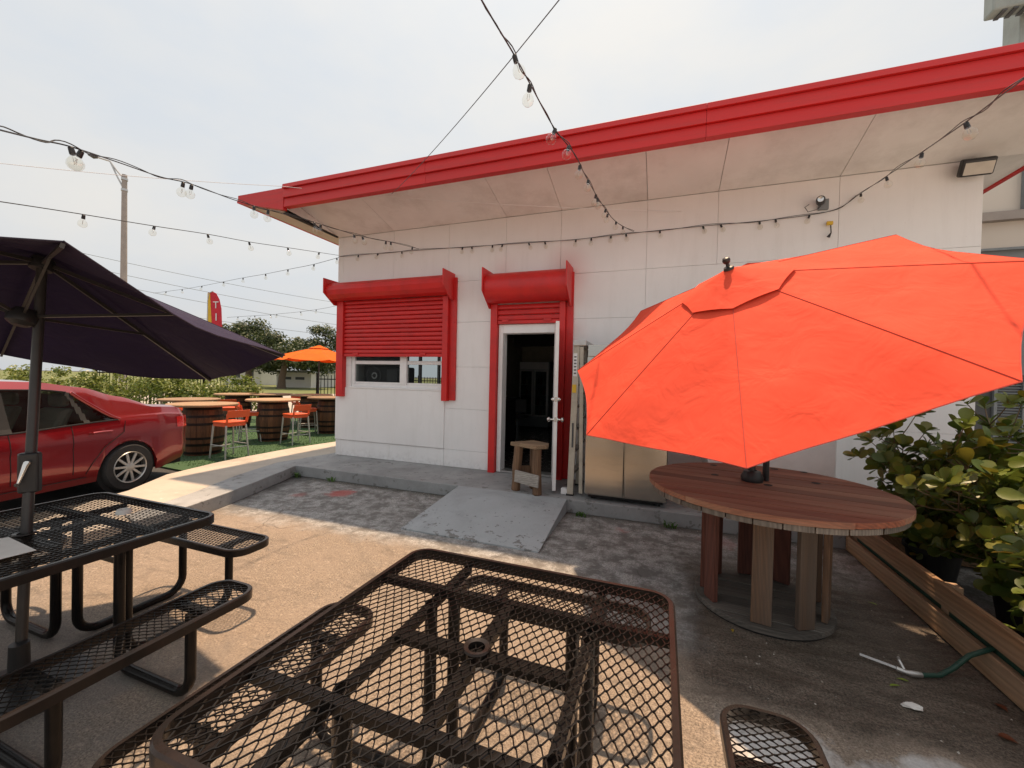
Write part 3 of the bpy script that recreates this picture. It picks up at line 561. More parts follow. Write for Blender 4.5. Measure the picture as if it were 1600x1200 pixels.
# ------------------------------------------------------------------ things on the platform
st = thing('wooden_stool', (-1.55, 4.93, PZ), 'rustic wooden stool with a pale brace board standing in front of the open door', 'stool')
seat = [(-1.81, 4.93), (-1.42, 4.76), (-1.3, 4.88), (-1.33, 5.05), (-1.58, 5.2)]
vs = [(-1.84, 4.78), (-1.28, 4.78)]
for k in range(4):
    y0 = 4.765+k*.11; y1 = y0+.105
    def clip(poly, f):
        o = []
        for i in range(len(poly)):
            p, q = poly[i], poly[(i+1) % len(poly)]; a, b = f(p), f(q)
            if a >= 0: o.append(p)
            if a*b < 0: t = a/(a-b); o.append((p[0]+(q[0]-p[0])*t, p[1]+(q[1]-p[1])*t))
        return o
    c = clip(clip(seat, lambda p: p[1]-y0), lambda p: y1-p[1])
    if len(c) > 2: mkobj('seat_plank', MB().prism(c, PZ+.565+random.uniform(-.003, .003), PZ+.61), 'wood_seat', st, bevel=.006)
for x, y, tx, ty in ((-1.72, 4.92, -1.7, 4.93), (-1.41, 4.82, -1.43, 4.84), (-1.53, 5.1, -1.53, 5.09)):
    mb = MB(); pts = []
    for z in (0, .15, .3, .45, .562): t = z/.562; pts.append((x+(tx-x)*t+random.uniform(-.006, .006), y+(ty-y)*t, PZ+z))
    mb.tube(pts, [.062, .058, .062, .06, .06], 7); mkobj('leg', mb, 'wood_stool', st, bevel=.01)
mkobj('brace', MB().bar((-1.71, 4.85, PZ+.2), (-1.37, 4.745, PZ+.18), .025, .15), 'wood_white', st, bevel=.004)
mkobj('brace', MB().bar((-1.7, 4.99, PZ+.25), (-1.56, 5.08, PZ+.25), .022, .1), 'wood_stool', st, bevel=.004)
tag(mkobj('door_stop_block', B(-1.15, -1.07, 4.98, 5.06, PZ, PZ+.075), 'white', bevel=.008), 'small white block on the platform between the door and the ladder', 'block')
ld = thing('step_ladder', (-.97, 5.2, PZ), 'folded grey step ladder standing beside the steel refrigerator', 'ladder')
for y in (4.97, 5.5):
    mkobj('front_rail', MB().bar((-1.03, y, PZ+.0), (-.985, y, 2.0), .028, .075, (1, 0, 0)), 'fibre', ld, bevel=.004)
    mkobj('rear_rail', MB().bar((-.9, y, PZ+.04), (-.925, y, 1.98), .024, .045, (1, 0, 0)), 'fibre', ld, bevel=.003)
for k in range(6): z = .42+k*.27; x = -1.03+.045*(z-PZ)/1.85; mkobj('step', B(x-.035, x+.04, 4.985, 5.485, z, z+.03), 'alu', ld, bevel=.003)
for k in range(5): z = .5+k*.3; mkobj('rear_brace', B(-.925, -.9, 4.983, 5.487, z, z+.02), 'alu', ld)
mkobj('top_cap', B(-1.03, -.87, 4.94, 5.53, 1.99, 2.06), 'alu', ld, bevel=.01)
for y in (4.97, 5.5): mkobj('foot', B(-1.075, -.985, y-.025, y+.025, PZ, PZ+.02), 'blackp', ld)
mkobj('white_label', B(-1.025, -.975, 4.951, 4.954, 1.62, 1.9), 'wprint', ld); mkobj('yellow_label', B(-1.03, -.98, 4.951, 4.954, 1.42, 1.52), 'yellow', ld)
for k in range(6): mkobj('label_line', B(-1.015, -.985, 4.949, 4.9505, 1.65+k*.04, 1.665+k*.04), 'darkgrey', ld)
mkobj('rail_print', B(-1.022, -1.0, 4.951, 4.953, .75, 1.05), 'darkgrey', ld)
rf = thing('refrigerator', (-.38, 5.2, PZ), 'stainless steel two door refrigerator behind the red umbrella', 'refrigerator')
mkobj('cabinet', B(-.84, .08, 4.91, 5.68, .21, 2.0), 'steel', rf, bevel=.006)
for x0, x1 in ((-.84, -.388), (-.378, .08)): mkobj('door', B(x0+.003, x1-.003, 4.86, 4.905, .23, 1.85), 'steel', rf, bevel=.008)
mkobj('top_grille', B(-.83, .07, 4.87, 4.905, 1.86, 1.99), 'steel', rf, bevel=.004); mkobj('base_kick', B(-.8, .04, 4.92, 5.6, .185, .209), 'dark', rf)
for x in (-.76, 0.0):
    for y in (4.97, 5.55): mkobj('caster', MB().lathe([(.03, -.012), (.03, .012)], 12, (x, y, PZ+.03), (1, 0, 0)), 'rubber', rf)
fz = thing('storage_cabinet', (1.1, 5.35, PZ), 'pale grey cabinet on the platform behind the spool table', 'cabinet')
mkobj('cabinet', B(.5, 1.69, 5.05, 5.7, PZ+.06, 1.3), 'white', fz, bevel=.015); mkobj('lid', B(.49, 1.7, 5.03, 5.71, 1.302, 1.37), 'white', fz, bevel=.02)
for x in (.56, 1.63):
    for y in (5.1, 5.62): mkobj('foot', MB().lathe([(.03, 0), (.025, .06)], 10, (x, y, PZ)), 'blackp', fz)
# ------------------------------------------------------------------ picnic tables of coated expanded metal
def expanded(mb, hx, hy, r, lx, ly, z, wd=.0036, th=.005):
    def ins(x, y):
        ax, ay = abs(x), abs(y)
        if ax > hx or ay > hy: return False
        return not (ax > hx-r and ay > hy-r and (ax-hx+r)**2+(ay-hy+r)**2 > r*r)
    k = ly/lx
    for sg in (1, -1):
        c0 = hy+k*hx; nn = int(2*c0/ly)+1
        for i in range(-nn//2, nn//2+1):
            c = i*ly; ts = [t/200*2*hx-hx for t in range(201)]; seg = [x for x in ts if ins(x, sg*k*x+c)]
            if len(seg) < 2: continue
            x0, x1 = seg[0], seg[-1]; zo = z+(.0013 if sg > 0 else -.0013); pts = []
            # zig-zag strand: steeper between the bonds, flatter at the bonds
            st_ = lx/2; xa = x0; cur = [x0]
            j = math.ceil(x0/st_)
            while j*st_ < x1:
                for e in (-.22, .22):
                    q = j*st_+e*st_
                    if x0 < q < x1: cur.append(q)
                j += 1
            cur.append(x1)
            for q in cur:
                jj = round(q/st_); dq = q-jj*st_
                yy = sg*k*q+c
                if abs(abs(dq)-.22*st_) < 1e-6: yy = sg*k*(jj*st_+dq*.45)+c
                pts.append(Vector((q, yy, zo)))
            mb.tube(pts, [wd*.62]*len(pts), 4, cap=False)
    return mb
def rim(hx, hy, r, zt, ht, tw):
    o = rrect(hx, hy, r, 7); i_ = rrect(hx-tw, hy-tw, max(r-tw, .01), 7); n = len(o); mb = MB(); e = .006
    oo = rrect(hx-e, hy-e, r-e, 7)
    rings = [[(x, y, zt-ht) for x, y in i_], [(x, y, zt-ht) for x, y in o], [(x, y, zt-e) for x, y in o], [(x, y, zt) for x, y in oo], [(x, y, zt) for x, y in i_]]
    for k in range(len(rings)): mb.v += [Vector(p) for p in rings[k]]
    for k in range(len(rings)):
        k2 = (k+1) % len(rings)
        for j in range(n): j2 = (j+1) % n; mb.f.append((k*n+j, k*n+j2, k2*n+j2, k2*n+j))
    return mb
def brown_rim():
    return pbr('worn_coated_rim', (.011, .0095, .009), (.02, .015, .013), scale=7, rough=.24, rvar=.08, bmp=.08, bscale=120, dirt=(.05, .028, .022), dscale=5, damt=.3, spec=.22)
M['rim'] = brown_rim()
def picnic(label):
    t = thing('picnic_table', (0, 0, 0), label, 'picnic table', 'black mesh picnic tables')
    TZ, BZ, HS = .76, .46, .575
    mkobj('table_rim', rim(HS, HS, .09, TZ, .045, .022), 'rim', t, smooth=True)
    mkobj('table_mesh', expanded(MB(), HS-.012, HS-.012, .08, .034, .049, TZ-.008), 'black', t, fixn=False)
    mkobj('umbrella_ring', MB().lathe([(.026, TZ-.04), (.026, TZ), (.04, TZ+.003), (.043, TZ-.003), (.035, TZ-.01), (.035, TZ-.04)], 24, cap=False), 'rim', t, smooth=True)
    u = MB()
    for y in (-.3, .3): u.box(-.56, .56, y-.016, y+.016, TZ-.045, TZ-.016)
    for x in (-.3, .3): u.box(x-.016, x+.016, -.56, .56, TZ-.075, TZ-.046)
    u.box(-.28, .28, -.025, .025, TZ-.04, TZ-.018); u.box(-.02, .02, -.28, -.05, TZ-.043, TZ-.017); u.box(-.02, .02, .05, .28, TZ-.043, TZ-.017)
    mkobj('under_frame', u, 'black', t)
    for s in (-1, 1):
        mkobj('leg_strap', MB().bar((-.235, .3*s, .52), (.235, .3*s, .52), .008, .03), 'black', t)
    for k in range(4):
        a = k*PI/2; mt_ = Matrix.Rotation(a, 4, 'Z'); c = .862
        tr = Matrix.Translation((c, 0, 0)); bx = mt_ @ tr
        bn = mkobj('bench_rim', rim(.142, .49, .1, BZ, .045, .02).xf(bx), 'rim', t, smooth=True)
        mkobj('bench_mesh', expanded(MB(), .132, .48, .09, .05, .028, BZ-.008).xf(bx), 'black', bn, fixn=False)
        for y in (-.26, .26): mkobj('bench_strap', B(-.13, .13, y-.02, y+.02, BZ-.044, BZ-.018).xf(bx), 'black', bn)
        for y in (-.235, .235):
            yy = y; r = .1; zc = .024; pts = [(c, yy, BZ-.04), (c, yy, r+zc)]
            for q in range(1, 6): an = R(90*q/6); pts.append((c-r+r*math.cos(an), yy, zc+r-r*math.sin(an)))
            pts.append((c-r, yy, zc)); pts.append((.3+r, yy, zc))
            for q in range(1, 6): an = R(90*q/6); pts.append((.3+r-r*math.sin(an), yy, zc+r-r*math.cos(an)))
            pts += [(.3, yy, zc+r), (.3, yy, TZ-.046)]
            mkobj('leg', MB().tube(pts, .024, 12).xf(mt_), 'black', t, smooth=True)
    return t
TA = picnic('black mesh picnic table filling the foreground, empty umbrella hole in its top'); TA.location = (-.51, 1.13, 0)
TBp = Vector((-2.95, 1.07, 0))
dup(TA, TBp, 0, 'black mesh picnic table at the left with a purple umbrella through it')
# ------------------------------------------------------------------ umbrellas
def canopy(P, n, Rr, d, ph, N_, sag=.04, vent=True, scal=.05, grav=.03):
    n = Vector(n).normalized(); a = Vector((0, 1, 0)).cross(n).normalized(); b = n.cross(a); P = Vector(P)
    def pt(ang, rr, h): return P+(a*math.cos(ang)+b*math.sin(ang))*rr+n*h
    mb = MB(); nr, ns = 10, 8; r0 = .0
    tot = N_*ns
    for i in range(nr+1):
        t = i/nr
        for k in range(tot):
            ang = ph+2*PI*k/tot; u = (k % ns)/ns; v = 4*u*(1-u)               # 0 at the ribs, 1 mid panel
            flat = math.cos(PI/N_)/math.cos((u-.5)*2*PI/N_)
            rr = Rr*t*(flat*(1-scal*t*t*v) if v > 0 else 1)
            h = d*(1-t)-sag*math.sin(PI*t)*(-.25)-sag*v*t*1.0+.012*math.sin(7*ang+9*t)*v*t
            mb.v.append(pt(ang, rr, h)-Vector((0, 0, grav*v*t*t)))
    for i in range(nr):
        for k in range(tot):
            k2 = (k+1) % tot; mb.f.append((i*tot+k, (i+1)*tot+k, (i+1)*tot+k2, i*tot+k2))
    return mb, pt, n
def umbrella(name, P, n, Rr, d, ph, N_, fab, pole_pts, label, group, sag=.04, crank=None, ventr=.3, ventd=.035, fin=1.0, scal=.05, grav=.03):
    base = Vector(pole_pts[0]); t = thing(name, base, label, 'umbrella', group)
    mb, pt, nn = canopy(P, n, Rr, d, ph, N_, sag, scal=scal, grav=grav)
    cn = mkobj('canopy', mb, fab, t, smooth=True, fixn=False)
    so_ = cn.modifiers.new('thick', 'SOLIDIFY'); so_.thickness = .0025; so_.offset = 0; so_.use_rim = False
    # hem
    hem = MB(); tot = N_*8; rim_ = mb.v[-tot:]; hem.tube(rim_+[rim_[0]], .0035, 5, cap=False); mkobj('hem', hem, fab+'_seam', cn)
    vt = MB(); k_ = 6; tt = N_*k_
    for i, (q, hh) in enumerate(((.0, ventd+.02), (.35, ventd+.008), (.75, ventd), (1.0, ventd*.85))):
        for k in range(tt):
            ang = ph+2*PI*k/tt; u = (k % k_)/k_; v = 4*u*(1-u)
            rr = ventr*q*(1-.09*v*q); vt.v.append(pt(ang, rr, d*(1-rr/Rr)+hh-.006*v*q))
    for i in range(3):
        for k in range(tt): k2 = (k+1) % tt; vt.f.append((i*tt+k, (i+1)*tt+k, (i+1)*tt+k2, i*tt+k2))
    vo = mkobj('vent_flap', vt, fab, cn, smooth=True, fixn=False); s2 = vo.modifiers.new('thick', 'SOLIDIFY'); s2.thickness = .002; s2.use_rim = False
    apex = Vector(P)+nn*(d+ventd+.02)
    for k in range(N_):
        q = [mb.v[i*tot+k*8]+nn*.002 for i in range(2, 11)]; mkobj('seam', MB().tube(q, .0028, 4), fab+'_seam', cn)
    mkobj('finial', MB().lathe([(r_*fin, z_*fin) for r_, z_ in [(.034, -.01), (.03, .006), (.013, .012), (.011, .03), (.02, .038), (.026, .055), (.02, .073), (0, .08)]], 16, apex, nn), 'blackp', t, smooth=True)
    hub = Vector(P)+nn*(d-.06)
    mkobj('hub', MB().lathe([(.045, -.03), (.05, 0), (.045, .03)], 14, hub, nn), 'blackp', t, smooth=True)
    run = Vector(P)+nn*(d-.06-Rr*.25)
    mkobj('runner', MB().lathe([(.03, -.05), (.055, -.03), (.06, 0), (.04, .04)], 14, run, nn), 'blackp', t, smooth=True)
    for k in range(N_):
        an = ph+2*PI*k/N_; tip = pt(an, Rr*.992, -.012); h0 = pt(an, .04, d-.06)
        rb = mkobj('rib', MB().bar(h0, tip, .012, .018, nn), 'pole', t)
        mid = pt(an, Rr*.5, d*.5-.035); mkobj('strut', MB().bar(run+(mid-run).normalized()*.05, mid, .01, .014, nn), 'pole', rb)
    mkobj('pole', MB().tube([*pole_pts, hub], .021, 14), 'pole', t, smooth=True)
    return t
up = Vector((.5757, 3.4001, 1.9625)); un = Vector((-.4159, -.6179, 1)).normalized()
SPZ = .86
joint = up-un*.0
umbrella('patio_umbrella', up, un, 1.4142, .4623, -9.7654, 8, 'fab_red', [(.64, 3.44, SPZ+.0), (.64, 3.44, 1.45), joint-un*.28], 'large red-orange umbrella tilted over the wooden spool table', 'patio umbrellas', sag=.012, ventr=.36, ventd=.024, scal=.03, grav=.012)
purp = umbrella('patio_umbrella', (-3.11, 1.119, 1.845), (-.078, .27, 1), 1.205, .36, -.276, 6, 'fab_purple', [(-2.88, 1.03, .012), (-2.97, 1.085, .76)], 'dark purple umbrella standing through the left picnic table', 'patio umbrellas', sag=.02, ventr=.14, ventd=.006, fin=.45)
ckp = Vector((-2.999, 1.106, 1.05))
c1 = mkobj('crank_housing', MB().prism([(x*1.0, y) for x, y in ((-.032, -.03), (.032, -.03), (.042, 0), (.032, .03), (-.032, .03), (-.042, 0))], -.1, .1).xf(Matrix.Translation(ckp) @ Matrix.Rotation(R(60), 4, 'Z')), 'blackp', purp, bevel=.008)
hd = Vector((.86, -.5, 0))
mkobj('crank_handle', MB().tube([ckp+hd*.034+Vector((0, 0, .055)), ckp+hd*.055+Vector((0, 0, .055)), ckp+hd*.058+Vector((-.003, -.003, .048)), ckp+hd*.062+Vector((-.014, -.022, -.04)), ckp+hd*.08+Vector((-.015, -.025, -.045))], [.013, .013, .011, .007, .01], 10), 'chrome', c1, smooth=True)
mkobj('base_plate', MB().lathe([(.25, 0), (.25, .03), (.04, .05), (.035, .25), (0, .25)], 30, (-2.88, 1.03, .0)), 'blackp', purp, smooth=True)
ou = gnd(498, 12.9)
umbrella('patio_umbrella', (ou.x, ou.y, 2.02), (0.02, 0, 1), 1.4, .42, .2, 8, 'fab_orange', [(ou.x, ou.y, .03), (ou.x, ou.y, 1.2)], 'bright orange open umbrella in the barrel table area by the black fence', 'patio umbrellas', sag=.02)
# ------------------------------------------------------------------ cable spool table
SC = Vector((.7, 3.36, 0))
spl = thing('cable_spool_table', SC, 'round wooden cable spool used as a table under the red umbrella', 'table')
def disc_planks(rad, z0, z1, wdt, mat, ang, name, par, clipx=None):
    ca, sa = math.cos(ang), math.sin(ang); y = -rad; k = 0
    while y < rad-.004:
        y1 = min(y+wdt, rad); poly = []
        n = 14
        ys = [y+.003+(y1-y-.006)*i/n for i in range(n+1)]
        rt = [(math.sqrt(max(rad*rad-q*q, 0.0001)), q) for q in ys]; lf = [(-x, q) for x, q in reversed(rt)]
        poly = rt+lf; poly = [(SC.x+x*ca-q*sa, SC.y+x*sa+q*ca) for x, q in poly]
        if clipx:
            def clip2(poly, f):
                o = []
                for i in range(len(poly)):
                    p, q = poly[i], poly[(i+1) % len(poly)]; a, b = f(p), f(q)
                    if a >= 0: o.append(p)
                    if a*b < 0: t = a/(a-b); o.append((p[0]+(q[0]-p[0])*t, p[1]+(q[1]-p[1])*t))
                return o
            poly = clip2(poly, lambda p: p[0]-clipx[0]); poly = clip2(poly, lambda p: clipx[1]-p[0])
        if len(poly) > 2: mkobj(name, MB().prism(poly, z0+random.uniform(0, .003), z1+random.uniform(-.002, .001)), mat, par, bevel=.0025)
        y = y1; k += 1
disc_planks(.775, SPZ-.036, SPZ, .125, 'wood_spool', R(-12), 'top_plank', spl)
disc_planks(.76, SPZ-.075, SPZ-.04, .14, 'wood_edge', R(70), 'lower_plank', spl)
hl = MB()
for px, py in ((1115, 727), (1117, 742), (1200, 758), (1210, 733), (1256, 738), (1275, 755)):
    p = onZ(px, py, SPZ); mkobj('bolt_hole', MB().lathe([(.028, SPZ+.0008), (.028, SPZ+.0016)], 14, (p.x, p.y, 0)), 'dark', spl)
disc_planks(.43, .012, .05, .12, 'wood_base', R(-5), 'base_plank', spl)
disc_planks(.42, .0, .0118, .3, 'dark', R(80), 'base_lower_plank', spl)
for k, a in enumerate((-101, -62, -25, 20, 58, 95, 135, 172, 205)):
    an = R(a); rr = .375; c = SC+Vector((math.cos(an), math.sin(an), 0))*rr; tdir = Vector((-math.sin(an), math.cos(an), 0))
    mt_ = 'wood_stave' if a in (-101, -62, -25, 20) else 'wood_dark'
    mkobj('stave', MB().bar(c+Vector((0, 0, .052)), c+Vector((0, 0, SPZ-.077)), .045 if False else .115, .035, Vector((math.cos(an), math.sin(an), 0))), mt_, spl, bevel=.004)
rodp = onZ(1118, 930, .05); mkobj('tie_rod', MB().tube([(rodp.x, rodp.y, .052), (rodp.x, rodp.y, SPZ-.077)], .008, 8), 'hoop', spl)
ub = thing('umbrella_clamp', (.64, 3.44, SPZ), 'black umbrella clamp on top of the spool table', 'clamp')
mkobj('collar', MB().lathe([(.07, 0), (.075, .03), (.055, .075), (.03, .08), (.03, .0)], 20, (.64, 3.44, SPZ+.002), cap=False), 'blackp', ub, smooth=True)
mkobj('post', MB().tube([(.74, 3.5, SPZ+.002), (.74, 3.5, SPZ+.16)], .022), 'blackp', ub)
# ------------------------------------------------------------------ planter edge, shrubs, hose
pw = thing('planter_fence', (1.7, 3.2, 0), 'low fence of two brown wooden boards in front of the shrubs', 'fence')
for z0, z1 in ((.012, .15), (.205, .34)):
    for y0, y1 in ((1.2, 4.74),): mkobj('board', B(1.69, 1.728, y0, y1, z0, z1), 'wood_plank', pw, bevel=.004)
for y in (4.7, 3.4, 2.0): mkobj('post', B(1.729, 1.8, y-.04, y+.035, 0, .33), 'wood_plank', pw, bevel=.004)
mkobj('end_board', B(1.69, 2.9, 4.742, 4.78, .012, .34), 'wood_plank', pw, bevel=.004)
mkobj('weed_barrier', B(1.732, 1.738, 1.2, 4.65, .0, .3), 'green', pw)
tag(mkobj('loose_plank', MB().bar((2.2, 3.25, .4), (2.75, 2.9, .42), .04, .09), 'wood_white', bevel=.004), 'weathered grey plank lying among the shrub pots at the right edge', 'plank')
def leafmesh(name, ln, wd, cup=.12):
    mb = MB(); prof = [(0, .03), (.15, .3), (.35, .72), (.58, 1.0), (.78, .95), (.92, .62), (1.0, .05)]
    for t, w_ in prof:
        z = -cup*ln*(t-.4)**2; mb.v += [Vector((t*ln, -w_*wd/2, z+.1*wd*w_)), Vector((t*ln, 0, z-.02*wd)), Vector((t*ln, w_*wd/2, z+.1*wd*w_))]
    for i in range(len(prof)-1):
        for j in (0, 1): mb.f.append((i*3+j, (i+1)*3+j, (i+1)*3+j+1, i*3+j+1))
    return mb
def leaf_data(mb, mat):
    me = bpy.data.meshes.new('leaf'); me.from_pydata(mb.v, [], mb.f); me.materials.append(M[mat])
    for p in me.polygons: p.use_smooth = True
    return me
LEAFS = [leaf_data(leafmesh('leaf', .105, .07), 'clusia'), leaf_data(leafmesh('leaf', .09, .065, .25), 'clusia'), leaf_data(leafmesh('leaf', .12, .075, .05), 'clusia')]
YLEAF = leaf_data(leafmesh('leaf', .1, .05, .3), 'yleaf')
M['pot'] = pbr('nursery_pot', (.02, .02, .02), rough=.6)
def shrub(x, y, h, spread, nst, label, nleaf=130, name='clusia_shrub'):
    t = thing(name, (x, y, 0), label, 'shrub', 'clusia shrubs behind the low board fence')
    mkobj('pot', MB().lathe([(.13, 0), (.17, .26), (.185, .26), (.185, .29), (.165, .29), (.16, .25), (0, .25)], 20, (x, y, 0)), 'pot', t, smooth=True)
    spots = []; stem = MB()
    for s in range(nst):
        a = 2*PI*s/nst+random.uniform(-.4, .4); rr = spread*random.uniform(.5, 1); hh = h*random.uniform(.62, 1.0)
        p0 = Vector((x+.05*math.cos(a), y+.05*math.sin(a), .25)); p3 = Vector((x+rr*math.cos(a), y+rr*math.sin(a), hh))
        p1 = p0+Vector((0, 0, hh*.35))+(p3-p0)*.1; pts = []
        for i in range(8): u = i/7; pts.append(p0*(1-u)**2+p1*2*u*(1-u)+p3*u*u)
        stem.tube(pts, [.013-.009*i/7 for i in range(8)], 6)
        for i in range(0, 8):
            for _ in range(3):
                d = Vector((random.uniform(-1, 1), random.uniform(-1, 1), random.uniform(-.1, .9))).normalized(); q = pts[i]+d*random.uniform(.1, .36)
                stem.tube([pts[i], (pts[i]+q)/2+Vector((0, 0, -.01)), q], [.005, .004, .003], 5); spots.append((q, d)); 
        spots.append((pts[-1], Vector((0, 0, 1))))
    mkobj('stems', stem, 'stem', t, smooth=True)
    k = 0; rest = MB(); random.shuffle(spots); spots.sort(key=lambda s: s[0].length)
    for q, d in spots:
        nl = random.randint(5, 8); a0 = random.random()*6
        for j in range(nl):
            a = a0+2*PI*j/nl+random.uniform(-.3, .3); tilt = random.uniform(.15, 1.1)
            up_ = (d+Vector((0, 0, .6))).normalized(); e1 = up_.orthogonal().normalized(); e2 = up_.cross(e1)
            xd = ((e1*math.cos(a)+e2*math.sin(a))*math.cos(tilt)+up_*math.sin(tilt)).normalized()
            yd = up_.cross(xd).normalized(); zd = xd.cross(yd)
            yd = (yd*math.cos(.5*random.uniform(-1, 1))+zd*random.uniform(-.4, .4)).normalized(); zd = xd.cross(yd).normalized(); yd = zd.cross(xd)
            mtx = Matrix((xd, yd, zd)).transposed().to_4x4()*random.uniform(.75, 1.15); mtx[3][3] = 1; pos = q+d*random.uniform(-.06, .02); mtx.translation = pos-Vector((x, y, 0))
            if k < nleaf:
                o = bpy.data.objects.new('leaf', YLEAF if random.random() < .035 else random.choice(LEAFS)); COL.objects.link(o); o.parent = t; o.matrix_local = mtx; k += 1
            else:
                src = random.choice(LEAFS); b = len(rest.v); mtx.translation = pos
                rest.v += [mtx @ v.co for v in src.vertices]; rest.f += [tuple(i+b for i in p.vertices) for p in src.polygons]
    if rest.v:
        o = mkobj('foliage', rest, 'clusia', t, smooth=True, fixn=False); o['kind'] = 'stuff'
    return t
for a in ((2.1, 4.3, 1.08, .46, 8, 'clusia shrub at the far end of the board fence, next to the spool table'), (2.25, 3.6, 1.22, .5, 9, 'tall clusia shrub behind the middle of the board fence'), (2.2, 2.95, .95, .48, 9, 'clusia shrub with large leaves leaning over the near end of the fence'),
          (2.85, 4.25, 1.4, .55, 9, 'clusia shrub in the back row against the dark condenser'), (2.85, 3.3, 1.35, .55, 9, 'clusia shrub at the right edge behind the front row')): shrub(*a)
hz = thing('garden_hose', (1.5, 2.85, 0), 'dark green hose with a spray nozzle coming out between the fence boards', 'hose')
mkobj('hose', MB().tube([(2.6, 3.15, .32), (2.2, 3.1, .22), (1.9, 3.02, .178), (1.72, 2.97, .177), (1.6, 2.93, .13), (1.52, 2.9, .06), (1.45, 2.87, .022), (1.36, 2.84, .02)], .0125, 10), 'green', hz, smooth=True)
mkobj('nozzle', MB().tube([(1.36, 2.84, .021), (1.31, 2.83, .022), (1.285, 2.83, .024), (1.25, 2.84, .028)], [.014, .017, .012, .014], 10), 'alu', hz, smooth=True)
mkobj('nozzle_lever', MB().tube([(1.285, 2.84, .03), (1.275, 2.87, .06), (1.28, 2.89, .065)], .008, 6), 'alu', hz)
mkobj('white_strap', MB().extr([(1.25, 2.845, .03), (1.12, 2.93, .018), (1.115, 2.915, .018), (1.245, 2.83, .03)], (0, 0, .006)), 'wprint', hz)
# small litter
def crumple(c, r, mat, label, cat, flat=.35):
    mb = MB(); bm = bmesh.new(); bmesh.ops.create_icosphere(bm, subdivisions=2, radius=1)
    for v in bm.verts: s = random.uniform(.65, 1.15); mb.v.append(Vector((c[0]+v.co.x*r*1.5*s, c[1]+v.co.y*r*.7*s, max(c[2]+.001, c[2]+r*flat+v.co.z*r*flat*s))))
    for f in bm.faces: mb.f.append(tuple(v.index for v in f.verts))
    bm.free(); return tag(mkobj('crumpled_paper', mb, mat), label, cat)
crumple((1.19, 2.56, 0), .034, 'paper', 'crumpled white paper on the damp ground below the hose nozzle', 'paper')
tag(mkobj('small_dish', MB().lathe([(.035, .765), (.036, .775), (.03, .79), (.012, .79), (.012, .782)], 16, (-2.85, 1.42, 0)), 'paper', smooth=True), 'small white dish on the far side of the left picnic table', 'dish')
tag(mkobj('paper_sheet', MB().extr([(-2.95, .86, .766), (-2.62, .8, .766), (-2.6, .98, .767), (-2.9, 1.0, .772)], (0, 0, .002)), 'paper'), 'pale paper sheet lying flat on the left picnic table', 'paper')
def litter(px, py, me, label, z=.006, s=.55):
    p = onZ(px, py, 0); o = bpy.data.objects.new('fallen_leaf', me); COL.objects.link(o); o.location = (p.x, p.y, z+.004); o.rotation_euler = (random.uniform(-.1, .1), random.uniform(-.1, .1), random.random()*6); o.scale = (s, s, s); tag(o, label, 'leaf', 'fallen leaves')
M['deadleaf'] = leafmat('dead_leaf', [(.2, .06, .025), (.16, .045, .02)]); M['gleaf'] = leafmat('cut_leaf', [(.25, .36, .03), (.3, .38, .05)])
DLEAF = leaf_data(leafmesh('leaf', .11, .07, .3), 'deadleaf'); GLEAF = leaf_data(leafmesh('leaf', .1, .03, .2), 'gleaf')
litter(1355, 942, GLEAF, 'yellow green leaf on the ground right of the spool table'); litter(1400, 1062, GLEAF, 'bright green leaf under the hose nozzle'); litter(1408, 1074, GLEAF, 'bright green leaf lying nearest below the hose nozzle')
litter(1575, 1115, DLEAF, 'dry reddish leaf on the damp ground near the right edge'); litter(1592, 1165, DLEAF, 'dry brown leaf in the lower right corner'); litter(890, 905, GLEAF, 'tiny yellow leaf just beyond the foreground table', s=.4); litter(1145, 990, YLEAF, 'small pale leaf in front of the spool base', s=.35)
M['weed'] = leafmat('weed_leaf', [(.06, .14, .02), (.1, .2, .03)])
def weed(p, n, h, label):
    mb = MB()
    for i in range(n):
        a = random.random()*6.28; d = Vector((math.cos(a), math.sin(a), 0)); l = h*random.uniform(.5, 1); s = Vector((-d.y, d.x, 0))*.008; b = Vector(p)+Vector((random.uniform(-.06, .06), random.uniform(-.02, .02), 0))
        mb.add([b-s*.4, b+s*.4, b+d*l*.4+Vector((0, 0, l*.7))+s, b+d*l*.4+Vector((0, 0, l*.7))-s, b+d*l*.8+Vector((0, 0, l*.85))], [(0, 1, 2, 3), (3, 2, 4)])
    tag(mkobj('weed_tuft', mb, 'weed', fixn=False), label, 'weed', 'weeds along the kerb')
weed((-.84, 4.7, 0), 26, .07, 'green weeds at the kerb right of the ramp'); weed((.12, 4.72, 0), 22, .09, 'green weed at the kerb behind the spool table'); weed((-5.18, 4.72, 0), 24, .09, 'weeds in the inner corner of the grey kerb'); weed((-4.55, 4.74, 0), 18, .08, 'thin weed midway along the grey kerb')
gv = MB()
for i in range(1500):
    u = random.random()
    if u < .35: x, y = random.uniform(-4.9, -2.6), 4.77-abs(random.gauss(0, .12))
    elif u < .6: x, y = random.uniform(-.95, 1.6), 4.77-abs(random.gauss(0, .2))
    else: x, y = random.uniform(-4.4, 1.65), random.uniform(1.9, 4.6)
    if rx0-.03 < x < rx1+.03 and y > ry0-.02 or (Vector((x, y, 0))-SC).length < .46: continue
    if x < -4.5 and y < 4.3: continue
    r = random.uniform(.0025, .0065)*(1.6 if random.random() < .06 else 1); a = random.random()*6
    p = [Vector((x+r*math.cos(a+q*1.57)*random.uniform(.7, 1.2), y+r*math.sin(a+q*1.57)*random.uniform(.7, 1.2), 0)) for q in range(4)]
    gv.add(p+[Vector((x, y, r*random.uniform(.7, 1.2)))], [(0, 1, 4), (1, 2, 4), (2, 3, 4), (3, 0, 4)])
